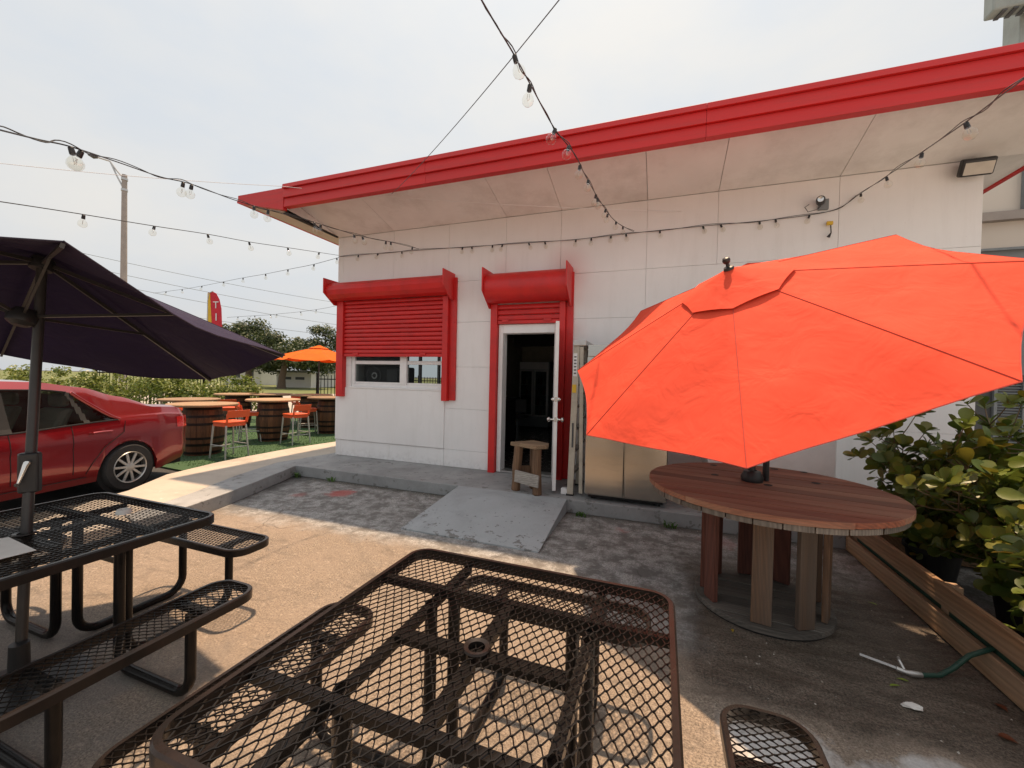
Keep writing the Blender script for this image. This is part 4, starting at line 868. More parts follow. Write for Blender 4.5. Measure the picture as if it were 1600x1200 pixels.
M['grit'] = leafmat('loose_grit', [(.3, .27, .23), (.12, .1, .09), (.5, .47, .42), (.2, .15, .11)], 0, .9)
tag(mkobj('loose_grit', gv, 'grit', fixn=False), 'loose grit and small stones scattered on the paving and along the kerb', 'grit', kind='stuff')
# ------------------------------------------------------------------ barrel tables and stools
def barrel():
    t = thing('barrel_table', (0, 0, 0), '', 'table', 'barrel tables on the artificial grass')
    prof = [(.285, 0), (.3, .06), (.335, .25), (.35, .45), (.335, .65), (.3, .84), (.285, .9)]
    n = 22
    for k in range(n):
        mb = MB(); a0, a1 = 2*PI*k/n+.006, 2*PI*(k+1)/n-.006
        for r, z in prof:
            for rr in (r, r-.02):
                for a in (a0, a1): mb.v.append(Vector((rr*math.cos(a), rr*math.sin(a), z)))
        for i in range(len(prof)-1):
            b = i*4; mb.f += [(b, b+1, b+5, b+4), (b+3, b+2, b+6, b+7), (b+2, b, b+4, b+6), (b+1, b+3, b+7, b+5)]
        mb.f += [(0, 2, 3, 1), tuple(len(prof)*4-4+q for q in (0, 1, 3, 2))]
        mkobj('stave', mb, 'barrel', t)
    def rad(z):
        for (r0, z0), (r1, z1) in zip(prof, prof[1:]):
            if z0 <= z <= z1: return r0+(r1-r0)*(z-z0)/(z1-z0)
    for z in (.03, .18, .3, .56, .7, .84):
        r0, r1 = rad(z), rad(min(z+.045, .9)); mkobj('hoop', MB().lathe([(r0+.001, z), (r0+.006, z), (r1+.006, z+.045), (r1+.001, z+.045)], 32, cap=False), 'hoop', t, smooth=True)
    mkobj('head', MB().lathe([(.27, .885), (.27, .905)], 24), 'barrel', t)
    mkobj('table_top', MB().lathe([(.55, .907), (.56, .915), (.56, .94), (.55, .95)], 40), 'tabletop', t, bevel=.003)
    return t
def bstool():
    t = thing('bar_stool', (0, 0, 0), '', 'stool', 'orange bar stools at the barrel tables')
    mkobj('seat', MB().prism(rrect(.2, .2, .05), .63, .665), 'orange', t, bevel=.01)                      # faces +x
    mkobj('apron', MB().prism(rrect(.19, .19, .04), .58, .629), 'orange', t)
    bk = MB()
    for i in range(9):
        u = i/8*2-1; y = u*.2; x = -.215+.03*(1-abs(u)**2)*(-1); bk.v += [Vector((x, y, .74)), Vector((x-.03, y, .87)), Vector((x-.048, y, .87)), Vector((x-.018, y, .74))]
    for i in range(8):
        b = i*4
        for j in range(4): j2 = (j+1) % 4; bk.f.append((b+j, b+j2, b+4+j2, b+4+j))
    bk.f += [(0, 1, 2, 3), (35, 34, 33, 32)]; mkobj('backrest', bk, 'orange', t, bevel=.004)
    for s in (-1, 1): mkobj('back_post', MB().bar((-.19, .175*s, .64), (-.225, .185*s, .8), .03, .04), 'orange', t, bevel=.005)
    for sx2 in (-1, 1):
        for sy2 in (-1, 1): mkobj('leg', MB().tube([(.175*sx2, .175*sy2, .6), (.215*sx2, .21*sy2, 0)], [.017, .014], 10), 'legs', t, smooth=True)
    for s in (-1, 1): mkobj('footrest', MB().tube([(-.2, .2*s, .24), (.2, .2*s, .24)], .01, 8), 'legs', t); mkobj('footrest', MB().tube([(.2*s, -.2, .2), (.2*s, .2, .2)], .01, 8), 'legs', t)
    return t
TZ0 = .03
bspec = [(318, 7.75, 'barrel table nearest the red car bumper, with one orange stool in front'), (428, 9.5, 'middle barrel table in the front row on the grass'), (517, 10.9, 'barrel table half hidden by the white building corner'), (297, 9.0, 'barrel table partly hidden behind the red car boot'), (372, 11.6, 'back row barrel table in front of the round green bush'), (424, 11.9, 'back row barrel table beside the street opening'), (488, 12.0, 'far barrel table below the orange umbrella')]
b0 = None; BP = []
for px, t_, lab in bspec:
    p = gnd(px, t_, TZ0); BP.append(p)
    if b0 is None: b0 = barrel(); b0.location = p; b0['label'] = lab
    else: dup(b0, p, random.random()*6, lab)
sspec = [(360, 7.45, 0, 'orange bar stool with grey legs nearest the camera, in front of the first barrel'), (463, 9.1, 1, 'orange bar stool right of the middle barrel table'), (393, 9.3, 1, 'orange bar stool between the first and middle barrel tables'), (482, 10.6, 2, 'orange bar stool left of the barrel at the building corner'), (286, 8.25, 0, 'orange bar stool squeezed behind the red car boot'), (358, 10.4, 4, 'orange bar stool in the back row behind the first barrel'), (470, 12.7, 6, 'far orange bar stool beside the umbrella pole')]
s0 = None
for px, t_, bi, lab in sspec:
    p = gnd(px, t_, TZ0); d = BP[bi]-p; rz = math.atan2(d.y, d.x)
    if s0 is None: s0 = bstool(); s0.location = p; s0.rotation_euler = (0, 0, rz); s0['label'] = lab
    else: dup(s0, p, rz, lab)
# ------------------------------------------------------------------ hedge bushes, fences
def leafcloud(mb, c, rad, n, size, flat=.0, shell=.55):
    for i in range(n):
        d = Vector((random.gauss(0, 1), random.gauss(0, 1), random.gauss(0, 1))).normalized(); q = Vector(c)+Vector((d.x*rad[0], d.y*rad[1], d.z*rad[2]))*(shell+(1-shell)*random.random())
        nx = (d+Vector((random.uniform(-.8, .8), random.uniform(-.8, .8), random.uniform(-.3, 1)))).normalized(); u = nx.orthogonal().normalized(); a = random.random()*6.28; v = nx.cross(u); e = (u*math.cos(a)+v*math.sin(a)); g = nx.cross(e); s = size*random.uniform(.6, 1.3)
        mb.add([q-e*s*.5, q+g*s*.3+nx*s*.08, q+e*s*.5, q-g*s*.3+nx*s*.08], [(0, 1, 2, 3)])
def bush(px, t_, wdt, h, label):
    p = gnd(px, t_); t = thing('hedge_bush', p, label, 'bush', 'green bushes along the lot edge'); mb = MB()
    for k in range(16):
        c = p+CR*random.uniform(-.5, .5)*wdt+CF*random.uniform(-.35, .35); c.z = random.uniform(.3, .82)*h; leafcloud(mb, c, (.42, .42, .34*h/1.3), 150, .11, shell=.3)
    for k in range(14):
        c = p+CR*random.uniform(-.5, .5)*wdt; c.z = h*random.uniform(.85, 1.0); leafcloud(mb, c, (.16, .16, .16), 22, .1, shell=.2)
    f = mkobj('foliage', mb, 'hedge', t, fixn=False); f['kind'] = 'stuff'
    sm = MB()
    for k in range(6): q = p+CR*random.uniform(-.35, .35)*wdt; sm.tube([q, q+Vector((random.uniform(-.1, .1), 0, h*.6))], [.025, .012], 6)
    mkobj('stems', sm, 'stem', t)
bush(364, 13.2, 1.75, 1.42, 'round green bush behind the barrel tables, right of the fence gap'); bush(262, 13.0, 1.9, 1.5, 'green hedge bush seen above the red car roof'); bush(62, 13.6, 2.0, 1.6, 'green hedge bush at the far left edge above the car'); bush(160, 13.4, 2.0, 1.45, 'green hedge bush at the left behind the purple umbrella pole')
def fence(p0, p1, h, label):
    t = thing('picket_fence', p0, label, 'fence', 'black metal picket fences'); d = p1-p0; n = int(d.length/.115); dn_ = d.normalized()
    for z in (.15, h-.15): mkobj('rail', MB().bar(p0+Vector((0, 0, z)), p1+Vector((0, 0, z)), .03, .035), 'black', t)
    src = None
    for i in range(n+1):
        q = p0+dn_*(i*.115)
        if i % 16 == 0: mkobj('post', MB().bar(q, q+Vector((0, 0, h+.06)), .06, .06), 'black', t); continue
        if src is None: src = mkobj('picket', MB().bar(q+Vector((0, 0, .06)), q+Vector((0, 0, h)), .018, .018), 'black', t); off0 = q.copy()
        else:
            c = src.copy(); COL.objects.link(c); c.parent = t; c.location = q-off0
fence(gnd(150, 14.4), gnd(358, 14.6), 1.62, 'black picket fence behind the hedge bushes'); fence(gnd(496, 14.8), gnd(700, 17), 1.55, 'black picket fence behind the orange umbrella')
# ------------------------------------------------------------------ far trees, buildings, street lamp, flag, power lines
def tree(px, t_, wdt, h, cb, label):
    p = gnd(px, t_); t = thing('oak_tree', p, label, 'tree', 'trees across the street')
    tk = MB(); top = p+Vector((.3, .2, cb+.6)); tk.tube([p, p+Vector((.05, 0, cb*.5)), top], [.42, .32, .26], 10); cr = MB()
    for k in range(30):
        a = random.random()*6.28; rr = wdt*.5*math.sqrt(random.random()); c = p+CR*math.cos(a)*rr+CF*math.sin(a)*rr*.7
        zt = h*(1-.35*(rr/(wdt*.5))**2); c.z = random.uniform(cb, zt-.6)
        if k % 3 == 0: tk.tube([top, (top+c)/2+Vector((0, 0, .3)), c], [.18, .12, .05], 6)
        rd = random.uniform(.9, 1.7); leafcloud(cr, c, (rd, rd, rd*.7), 330, .32, shell=.3)
    mkobj('trunk', tk, 'bark', t, smooth=True); f = mkobj('crown', cr, 'oak', t, fixn=False); f['kind'] = 'stuff'
tree(388, 46, 9.5, 8.2, 3.0, 'tallest oak tree across the street, left of the others'); tree(440, 42, 9.0, 6.9, 2.2, 'spreading oak tree with a visible trunk beside the white wall'); tree(505, 50, 8.0, 8.2, 2.4, 'oak tree just left of the building corner')
def shed(px0, px1, t_, h, label, mat='bwhite'):
    a, b = gnd(px0, t_), gnd(px1, t_); d = (b-a).normalized(); n_ = Vector((-d.y, d.x, 0)); t = thing('white_house', (a+b)/2, label, 'house', 'houses across the street')
    mkobj('wall', MB().extr([a, b, b+n_*6, a+n_*6], (0, 0, h)), mat, t); mkobj('roof', MB().extr([a-d*.3-n_*.4+Vector((0, 0, h)), b+d*.3-n_*.4+Vector((0, 0, h)), b+d*.3+n_*6.3+Vector((0, 0, h+.1)), a-d*.3+n_*6.3+Vector((0, 0, h+.1))], (0, 0, .22)), 'grey', t)
    L_ = (b-a).length
    for f_ in (.3, .68):
        c = a+d*L_*f_; mkobj('window', MB().extr([c-d*.5-n_*.03+Vector((0, 0, .9)), c+d*.5-n_*.03+Vector((0, 0, .9)), c+d*.5-n_*.03+Vector((0, 0, h-.5)), c-d*.5-n_*.03+Vector((0, 0, h-.5))], n_*.02), 'darkgrey', t)
shed(352, 408, 52, 2.4, 'pale house partly behind the big oak trees'); shed(432, 486, 46, 1.7, 'low white house beside the oak trunk'); shed(500, 560, 60, 2.6, 'pale house behind the picket fence and orange umbrella')
lp = gnd(192, 23); lm = thing('street_lamp', lp, 'tall concrete street lamp pole rising above the purple umbrella', 'street lamp')
mkobj('pole', MB().tube([lp, lp+Vector((0, 0, 12.45))], [.19, .115], 14), 'conc_pole', lm, smooth=True)
e0 = dep(172, 252, 22.6); e1 = dep(153, 246, 22.4)
for z in (12.2, 11.6): mkobj('arm', MB().tube([lp+Vector((0, 0, z)), (lp+Vector((0, 0, z)))*.45+e0*.55+Vector((0, 0, -.05)), e0, e1], .04, 8), 'alu', lm)
mkobj('lamp_head', MB().tube([e1, e1+(e1-e0)*.35, e1+(e1-e0)*.8], [.06, .14, .05], 10), 'darkgrey', lm, smooth=True)
for z in (12.2, 11.6): mkobj('clamp', MB().lathe([(.15, -.06), (.15, .06)], 14, lp+Vector((0, 0, z))), 'alu', lm)
fp = gnd(331, 17); fg = thing('feather_flag', fp, 'red and yellow feather flag with white letters above the purple umbrella', 'flag')
def fpt(px, py): return dep(px, py, 17)
mkobj('pole', MB().tube([fp, fpt(324, 560), fpt(324.5, 470), fpt(327, 457.5), fpt(333, 455)], .02, 8), 'alu', fg)
red = [fpt(*p) for p in ((325, 457), (332, 455.3), (338, 458.5), (343, 468), (346, 482), (347, 510), (347, 570), (330, 570), (329, 500))]
mkobj('cloth', MB().extr(red, CF*.006), 'flagred', fg)
mkobj('yellow_band', MB().extr([fpt(*p)-CF*.004 for p in ((324.5, 458), (328, 457), (330.5, 500), (331, 570), (323, 570), (323, 500))], CF*.003), 'yellow', fg)
def letter(ch, px, py, hpx, t_):
    cu = bpy.data.curves.new('letter', 'FONT'); cu.body = ch; cu.extrude = .002; cu.align_x = 'CENTER'; cu.align_y = 'CENTER'; cu.size = hpx*t_/640*1.4
    ob = bpy.data.objects.new('letter', cu); COL.objects.link(ob); dg = bpy.context.evaluated_depsgraph_get(); me = bpy.data.meshes.new_from_object(ob.evaluated_get(dg)); bpy.data.objects.remove(ob)
    me.materials.clear(); me.materials.append(M['wprint']); o = bpy.data.objects.new('letter', me); COL.objects.link(o); o.parent = fg
    mm = Matrix((CR, CU, -CF)).transposed().to_4x4() @ Matrix.Scale(1.0, 4); mm.translation = fpt(px, py)-CF*.015-fp; o.matrix_local = mm
letter('T', 337.5, 477, 11, 17); letter('I', 338, 496, 12, 17)
def cable(name, pts, r, label, cat, group=None, mat='darkgrey'):
    return tag(mkobj(name, MB().tube(pts, r, 6), mat), label, cat, group)
def catn(a, b, sag, n=24):
    return [a.lerp(b, i/n)-Vector((0, 0, sag*4*(i/n)*(1-i/n))) for i in range(n+1)]
for i, (a, b, lab) in enumerate((((60, 380), (560, 478), 'uppermost distant power line'), ((60, 400), (560, 497), 'second distant power line'), ((60, 420), (560, 512), 'third distant power line'), ((60, 455), (560, 528), 'lowest distant power line behind the flag'))):
    cable('power_line', catn(dep(*a, 30), dep(*b, 48), .3), .018, lab+' crossing the pale sky', 'power line', 'power lines', 'grey')
cable('overhead_wire', catn(dep(880, -8, 2.2), onY(612, 303, YF-.01), .05), .003, 'thin dark wire dropping from the sky to the red fascia', 'wire')
cable('overhead_wire', catn(dep(-10, 254, 5), onY(440, 291, 4.47), .03)+catn(onY(442, 291, 4.46), onY(1065, 330, D-.01), .06)[1:], .0035, 'thin pale wire running from the left across the fascia to the wall', 'wire', mat='white')
# ------------------------------------------------------------------ string lights
def spath(ctrl):
    pts = [dep(x, y, t) if len(c) == 3 else onY(x, y, t) for c in ctrl for x, y, t in [c[:3]]]
    out = []
    for i in range(len(pts)-1):
        p0, p1, p2, p3 = pts[max(i-1, 0)], pts[i], pts[i+1], pts[min(i+2, len(pts)-1)]
        for k in range(8):
            u = k/8; out.append(.5*((2*p1)+(p2-p0)*u+(2*p0-5*p1+4*p2-p3)*u*u+(-p0+3*p1-3*p2+p3)*u**3))
    out.append(pts[-1])
    for p in out:
        if p.y > D-.02 and -5.4 < p.x < 3.1: p.y = D-.02
    return out
BULB = None
def bulb_at(t, p, tilt=(0, 0), sc_=1.0):
    global BULB
    rt = t.location
    if BULB is None:
        s_ = MB().lathe([(.006, .01), (.011, .005), (.0125, -.022), (.011, -.026)], 10)
        o = mkobj('bulb', MB().lathe([(.011, -.025), (.014, -.032), (.026, -.046), (.031, -.063), (.027, -.081), (.014, -.092), (0, -.095)], 18), 'bulb', None, smooth=True)
        k = mkobj('socket', s_, 'blackp', None, smooth=True); k.parent = o
        f = mkobj('filament', MB().tube([(-.004, 0, -.036), (-.006, 0, -.058), (0, 0, -.068), (.006, 0, -.058), (.004, 0, -.036)], .0012, 5), 'alu', None); f.parent = o
        BULB = o; o.parent = t
    else:
        o = BULB.copy(); COL.objects.link(o); o.parent = t
        for ch in BULB.children: c = ch.copy(); COL.objects.link(c); c.parent = o
    o.location = Vector(p)-rt; o.rotation_euler = (tilt[0], tilt[1], random.random()*6)
def string(ctrl, bulbs, label, twin=True, r=.0035):
    pts = spath(ctrl); t = thing('string_light', pts[0], label, 'string lights', 'festoon string lights')
    mkobj('cable', MB().tube(pts, r, 6), 'blackp', t)
    if twin:
        q = [p+Vector((.006*math.sin(i*.9), .006*math.cos(i*.7), .010*math.sin(i*.55)+.004)) for i, p in enumerate(pts)]; mkobj('cable', MB().tube(q, r*.8, 6), 'blackp', t)
    for px, py in bulbs:                       # hang each bulb at the cable point seen next to that pixel
        best = min(pts, key=lambda p: (lambda v: ((800+F*v.dot(CR)/v.dot(CF)-px)**2+(600-F*v.dot(CU)/v.dot(CF)-py)**2))(p-Vector((0, 0, H))))
        bulb_at(t, best+Vector((random.uniform(-.01, .01), 0, -.012)), (random.uniform(-.35, .35), random.uniform(-.35, .35)))
    return t
W_ = lambda x, y: (x, y, D-.03, 1)
string([(735, -30, 1.5), (770, 30, 1.7), (803, 85, 1.9), (832, 138, 2.12), (866, 200, 2.45), (898, 225+16, 2.75), (915, 275, 3.2), (940, 318, 4.0), (962, 346, 4.8), W_(990, 362)], [(803, 85), (827, 130), (866, 198), (893, 222), (907, 258), (922, 275), (936, 300), (941, 306), (952, 322), (958, 330), (964, 344), (976, 352)], 'string lights hanging down from above the camera to the middle of the wall')
string([W_(531, 401), W_(600, 395), W_(680, 389), W_(800, 381), W_(900, 374), W_(990, 364), W_(1100, 353), W_(1200, 344), W_(1300, 329), (1345, 302, 4.6), (1390, 272, 3.6), (1440, 238, 2.8), (1510, 190, 2.2), (1570, 145, 1.8), (1625, 105, 1.55)], [(1343, 304), (1382, 278), (1437, 241), (1507, 192)]+[(x, 401-(x-531)*.083) for x in (560, 592, 632, 718, 735, 771, 792, 832, 852, 896, 918, 960, 982, 1031, 1106, 1127, 1187, 1208, 1272)], 'string lights pinned along the white wall and rising to the right corner')
string([(-20, 198, 1.5), (60, 218, 1.75), (110, 229, 1.9), (180, 252, 2.3), (250, 276, 2.75), (300, 288, 3.0), (365, 312, 3.35), (420, 328, 3.6), (500, 350, 4.2), (560, 368, 4.7), (610, 378, 5.1), W_(655, 389)], [(109, 229), (129, 235), (285, 284), (303, 288), (400, 322), (422, 328), (490, 347), (499, 350), (556, 366), (568, 369), (606, 376), (613, 378), (645, 386)], 'string lights from the upper left under the red roof corner to the wall')
string([(-20, 312, 2.6), (60, 324, 3.0), (130, 335, 3.3), (240, 353, 3.9), (325, 366, 4.5), (390, 378, 5.0), (450, 387, 5.4), W_(529, 399)], [(130, 335), (240, 353), (327, 367), (391, 378), (450, 387), (497, 395)], 'lower left string lights crossing the sky to the wall corner', False)
string([W_(530, 402), (490, 413, 6.9), (450, 421, 7.3), (415, 428, 7.8), (380, 434, 8.4), (350, 440, 9.0), (320, 446, 9.6), (285, 452, 10.3), (240, 458, 11)], [(527, 406), (490, 414), (450, 421), (415, 428), (382, 434), (350, 440), (317, 446), (287, 451), (259, 455)], 'string lights going from the wall corner back to the lot on the left', False)
string([(355, 496, 11), (385, 494, 11), (420, 492, 11), (440, 490, 11), (470, 487, 11), (510, 481, 11), (560, 470, 11)], [(372, 495), (398, 493), (424, 491), (432, 491), (468, 487), (495, 484)], 'small distant string lights above the orange umbrella', False)
# ------------------------------------------------------------------ right side neighbours, roof unit
nb = thing('neighbour_building', (7.5, 9.5, 0), 'cream and grey neighbouring building at the right edge', 'building')
mkobj('upper_wall', B(4.25, 12, 8.5, 12, 3.74, 6.3), 'creamw', nb); mkobj('lower_wall', B(4.3, 12, 8.55, 12, 0, 3.738), 'grey', nb)
mkobj('beam', B(4.22, 12, 8.38, 8.498, 4.14, 4.27), 'conc_pole', nb); mkobj('post', B(5.03, 5.2, 8.4, 8.498, 4.272, 6.29), 'grey', nb); mkobj('drip_edge', B(4.24, 12, 8.46, 8.499, 3.70, 3.737), 'grey', nb)
cd = thing('condenser_unit', (4.2, 6.6, 0), 'dark louvred air conditioning condenser behind the shrubs', 'condenser')
mkobj('casing', B(3.5, 4.9, 6.55, 7.3, .05, 1.75), 'darkgrey', cd, bevel=.01)
for k in range(48): z = .16+k*.032; mkobj('louvre', MB().extr([(3.72, 6.548, z), (4.8, 6.548, z), (4.8, 6.528, z-.012), (3.72, 6.528, z-.012)], (0, 0, .006)), 'grey', cd)
for x in (3.69, 3.94, 4.3, 4.7): mkobj('louvre_post', B(x, x+.03, 6.51, 6.549, .08, 1.72), 'grey', cd)
mkobj('plinth', B(3.45, 4.95, 6.5, 7.35, 0, .049), 'conc_pole', cd)
ru = thing('rooftop_unit', (3.6, 6.2, 4.35), 'grey green air handling unit on the roof at the upper right corner', 'roof unit')
mkobj('casing', B(3.22, 4.6, 5.9, 6.06, 5.62, 6.5), 'acgrey', ru, bevel=.02)
for k in range(14): mkobj('vent_slat', B(3.3+k*.09, 3.34+k*.09, 5.91, 6.05, 5.605, 5.619), 'darkgrey', ru)
mkobj('duct', B(3.55, 3.9, 6.1, 6.35, 4.351, 5.9), 'acgrey', ru, bevel=.01)
mkobj('conduit', MB().tube([(3.37, 5.95, 4.36), (3.36, 5.95, 5.12), (3.38, 5.97, 5.22), (3.44, 6.05, 5.28), (3.5, 6.12, 5.3)], .022, 8), 'darkgrey', ru, smooth=True)
# ------------------------------------------------------------------ red car
car = thing('red_car', (0, 0, 0), 'red four door sedan parked at the left behind the purple umbrella', 'car')
def lerp(t, pts):
    for (a, va), (b, vb) in zip(pts, pts[1:]):
        if t <= b: u = max(0, (t-a)/(b-a)); u = u*u*(3-2*u)*.5+u*.5; return va+(vb-va)*u
    return pts[-1][1]
top_ = [(-.97, .9), (-.9, 1.02), (-.75, 1.075), (-.42, 1.1), (-.05, 1.24), (.35, 1.37), (.8, 1.44), (1.25, 1.455), (1.7, 1.42), (2.1, 1.28), (2.5, 1.06), (2.75, .99), (3.1, .93), (3.35, .82), (3.42, .66)]
belt_ = [(-.97, .86), (-.9, .93), (-.5, .965), (.3, .93), (1.2, .88), (2.4, .86), (3.0, .82), (3.42, .62)]
hw_ = [(-.97, .58), (-.93, .68), (-.8, .775), (-.4, .835), (.3, .858), (2.2, .858), (2.9, .82), (3.25, .7), (3.42, .5)]
WB = 2.57; WR = .3
def zbot(x):
    z = .2+.12*max(0, (-.45-x)/.5)+.05*max(0, (x-2.9)/.5)
    for c in (0, WB):
        if abs(x-c) < .36: z = max(z, .29+math.sqrt(.36**2-(x-c)**2))
    return z
NS = 220; ring_n = 19; st_x = [-.97+4.39*i/NS for i in range(NS+1)]; body = []
for x in st_x:
    tz, bz, hw = lerp(x, top_), lerp(x, belt_), lerp(x, hw_); zb = zbot(x); bz = min(bz, tz-.015)
    gh = min(1, max(0, (tz-bz)/.35)); rw = hw*(.93-.2*gh)
    def zz(v): return max(v, zb+.001*v)
    row = [(hw*.95, zb), (hw*.99, zz(.34)), (hw*1.0, zz(.5)), (hw*.988, zz(.64)), (hw*1.0, zz(.7)), (hw*.985, max(bz-.09, zb)), (hw*.95, bz)]
    for u in (.1, .2, .3, .4, .5, .6, .7, .8, .9): row.append((hw*.94+(rw-hw*.94)*(u**.9), bz+(tz-.06*gh-bz)*u))
    row += [(rw*.9, tz-.02*gh), (rw*.5, tz-.004), (0, tz)]
    body.append(row)
paint, glass_s, glass_r, dark = MB(), {(a, b): MB() for a in (-1, 1) for b in (0, 1, 2)}, MB(), {(a, b): MB() for a in (-1, 1) for b in (False, True)}
def V(i, k, s): y, z = body[i][k]; return Vector((st_x[i], s*y, z))
for s in (-1, 1):
    base = len(paint.v); paint.v += [V(i, k, s) for i in range(NS+1) for k in range(ring_n)]
    for i in range(NS):
        xm = (st_x[i]+st_x[i+1])/2
        for k in range(ring_n-1):
            q = (base+i*ring_n+k, base+i*ring_n+k+1, base+(i+1)*ring_n+k+1, base+(i+1)*ring_n+k)
            uu = (k-6)/9; side = 6 <= k <= 14 and xm < 2.12-uu*.5 and xm > .1+uu*.42
            pillar = abs(xm-1.18) < .05 or abs(xm-.46-uu*.1) < .028
            rear = k >= 16 and -.36 < xm < .3; front = k >= 16 and 1.78 < xm < 2.5
            if side and not pillar: glass_s[(s, (xm > .46+uu*.1)+(xm > 1.18))].add([V(i, k, s), V(i, k+1, s), V(i+1, k+1, s), V(i+1, k, s)], [(0, 1, 2, 3)])
            elif side: dark[(s, xm > .9)].add([V(i, k, s), V(i, k+1, s), V(i+1, k+1, s), V(i+1, k, s)], [(0, 1, 2, 3)])
            elif rear or front: glass_r.add([V(i, k, s), V(i, k+1, s), V(i+1, k+1, s), V(i+1, k, s)], [(0, 1, 2, 3)])
            else: paint.f.append(q)
for i in (0, NS):
    b = len(paint.v); row = [V(i, k, 1) for k in range(ring_n)]+[V(i, k, -1) for k in range(ring_n-1, -1, -1)]; paint.v += row; paint.f.append(tuple(range(b, b+len(row))))
def carpart(name, mb, mat, par=None, **k): return mkobj(name, mb, mat, par or car, **k)
bodyo = carpart('body', paint, 'car', smooth=True)
carpart('windscreen', glass_r, 'carglass', smooth=True, fixn=False)
for k_ in glass_s: carpart('window', glass_s[k_], 'carglass', smooth=True, fixn=False)
for k_ in dark: carpart('pillar_trim', dark[k_], 'dark', fixn=False)
def surf(x, kf, s):
    i = (x+.97)/4.39*NS; i0 = int(i); a = i-i0; k0 = int(kf); b = kf-k0
    return (V(i0, k0, s)*(1-a)+V(i0+1, k0, s)*a)*(1-b)+(V(i0, k0+1, s)*(1-a)+V(i0+1, k0+1, s)*a)*b
for s in (-1, 1):
    carpart('pillar_edge', MB().tube([surf(.1+.42*u/10, 6+9*u/10, s)+Vector((0, s*.004, 0)) for u in range(11)], .021, 8), 'car', smooth=True)
    carpart('pillar_edge', MB().tube([surf(2.12-.5*u/10, 6+9*u/10, s)+Vector((0, s*.004, 0)) for u in range(11)], .021, 8), 'car', smooth=True)
for s in (-1, 1):
    if True:
        k = 6; trim = MB(); pts = [V(i, k, s)+Vector((0, s*.006, .004)) for i in range(NS+1) if .12 < st_x[i] < 2.2]; trim.tube(pts, .009, 5); carpart('window_trim', trim, 'blackp'); trim = MB()
    pts = [V(i, 15, s)+Vector((0, s*.005, 0)) for i in range(NS+1) if .55 < st_x[i] < 1.72]; trim.tube(pts, .009, 5); carpart('window_trim', trim, 'blackp')
carpart('underbody', B(-.85, 3.3, -.68, .68, .2, .42), 'dark'); carpart('cabin_floor', B(.0, 2.4, -.7, .7, .421, .55), 'dark')
for c in (0, WB):
    for s in (-1, 1):
        wl = carpart('wheel', MB().lathe([(.17, -.09), (.28, -.1), (.3, -.08), (.305, 0), (.3, .08), (.285, .1), (.205, .1), (.2, .07), (.17, .06)], 40, (c, s*.755, .303), (0, s, 0), cap=False), 'rubber', smooth=True)
        mkobj('rim', MB().lathe([(.205, .098), (.2, .108), (.19, .1), (.185, .03), (.0, .03)], 36, (c, s*.755, .303), (0, s, 0), cap=False), 'alu', wl, smooth=True)
        for k in range(10):
            a = 2*PI*k/10+.1; d = Vector((math.cos(a), 0, math.sin(a))); o_ = Vector((c, s*.755+s*.085, .303))
            mkobj('spoke', MB().bar(o_+d*.04, o_+d*.195, .03, .018, (0, s, 0)), 'legs', wl, bevel=.004)
        mkobj('hub_cap', MB().lathe([(.055, .075), (.055, .095), (.04, .102), (0, .104)], 20, (c, s*.755, .303), (0, s, 0)), 'legs', wl, smooth=True)
        mkobj('brake', MB().lathe([(.17, .031), (.17, .04)], 24, (c, s*.755, .303), (0, s, 0)), 'dark', wl)
        carpart('wheel_well', MB().lathe([(.355, -.2), (.355, .03)], 28, (c, s*.76, .303), (0, s, 0)), 'dark')
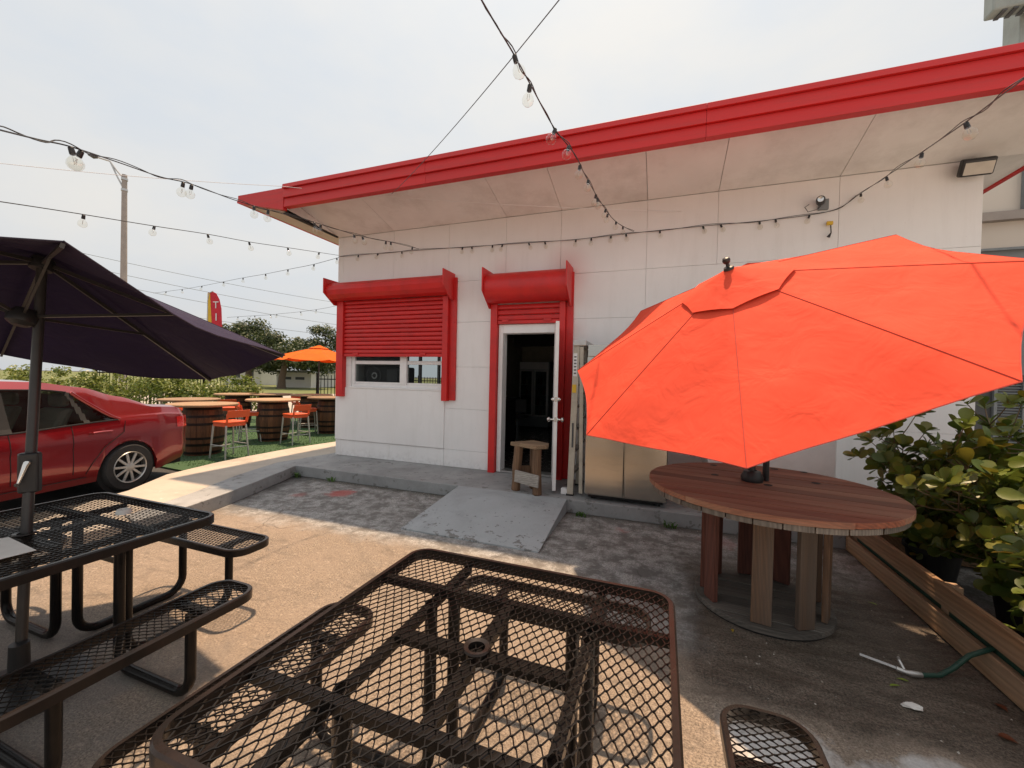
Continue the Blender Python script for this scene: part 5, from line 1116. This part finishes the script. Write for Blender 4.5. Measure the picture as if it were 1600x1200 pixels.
for s in (-1, 1):
    tl = MB(); ii = [i for i in range(NS+1) if st_x[i] < -.68]
    for i in ii:
        y, z = s*body[i][5][0], .0; hw = body[i][2][0]
        tl.v += [Vector((st_x[i]-.006, s*(hw*.995+.006), .74+.05*(st_x[i]+.97))), Vector((st_x[i]-.006, s*(hw*.965+.012), .905))]
    for j in range(len(ii)-1): tl.f.append((2*j, 2*j+1, 2*j+3, 2*j+2))
    M.setdefault('tail', pbr('tail_lamp', (.5, .012, .012), rough=.12, bmp=0, coat=1)); to = carpart('tail_light', tl, 'tail', smooth=True, fixn=False)
    for xd in (1.2, .12):
        hy_ = lerp(xd+.12, hw_); zc = lerp(xd, belt_)-.13
        hn = carpart('door_handle', MB().tube([(xd+.12, s*(hy_*.99), zc), (xd+.13, s*(hy_+.03), zc), (xd+.24, s*(hy_+.035), zc+.004), (xd+.33, s*(hy_+.03), zc), (xd+.34, s*(hy_*.99), zc)], [.014, .017, .017, .017, .014], 8), 'car', smooth=True)
    seams = MB()
    for xs2 in ([.62, 1.16, 2.06]):
        i = min(range(NS+1), key=lambda i: abs(st_x[i]-xs2)); 
        pts = [V(i, k, s)+Vector((0, s*.0015, 0)) for k in range(1, 7)]; seams.tube(pts, .004, 4)
    i0 = min(range(NS+1), key=lambda i: abs(st_x[i]-.06)); pts = [Vector((.06, s*(lerp(.06, hw_)*.985+.002), lerp(.06, belt_)-.02)), Vector((.08, s*(lerp(.08, hw_)+.0015), .78)), Vector((.3, s*(lerp(.3, hw_)+.0015), .62)), Vector((.43, s*(lerp(.4, hw_)+.0015), .45)), Vector((.5, s*(lerp(.5, hw_)*.99+.0015), .32))]; seams.tube(pts, .004, 4)
    pts = [Vector((x/10, s*(lerp(x/10, hw_)*.99+.003), .285)) for x in range(5, 22)]; seams.tube(pts, .005, 4)
    carpart('panel_gap', seams, 'dark')
carpart('rear_bumper_trim', MB().box(-.985, -.955, -.42, .42, .34, .42), 'blackp', bevel=.01)
for y in (-.38, .38):
    for x in (.55, 1.45):
        sb = carpart('car_seat', MB().box(x, x+.5, y-.24, y+.24, .551, .72), 'seat', bevel=.05); mkobj('seat_back', MB().extr([(x, y-.23, .721), (x+.14, y-.23, .721), (x-.02, y-.2, 1.1), (x-.12, y-.2, 1.1)], (0, .42, 0)), 'seat', sb, bevel=.04); mkobj('headrest', MB().box(x-.14, x-.05, y-.12, y+.12, 1.115, 1.27), 'seat', sb, bevel=.04)
fwd = Vector((.2, -.98, 0)).normalized(); car.location = (-7.38, 3.16, 0); car.rotation_euler = (0, 0, math.atan2(fwd.y, fwd.x))
# ------------------------------------------------------------------ render settings
sc.render.engine = 'CYCLES'; sc.cycles.max_bounces = 8; sc.cycles.transparent_max_bounces = 16
sc.render.resolution_x = 1024; sc.render.resolution_y = 768
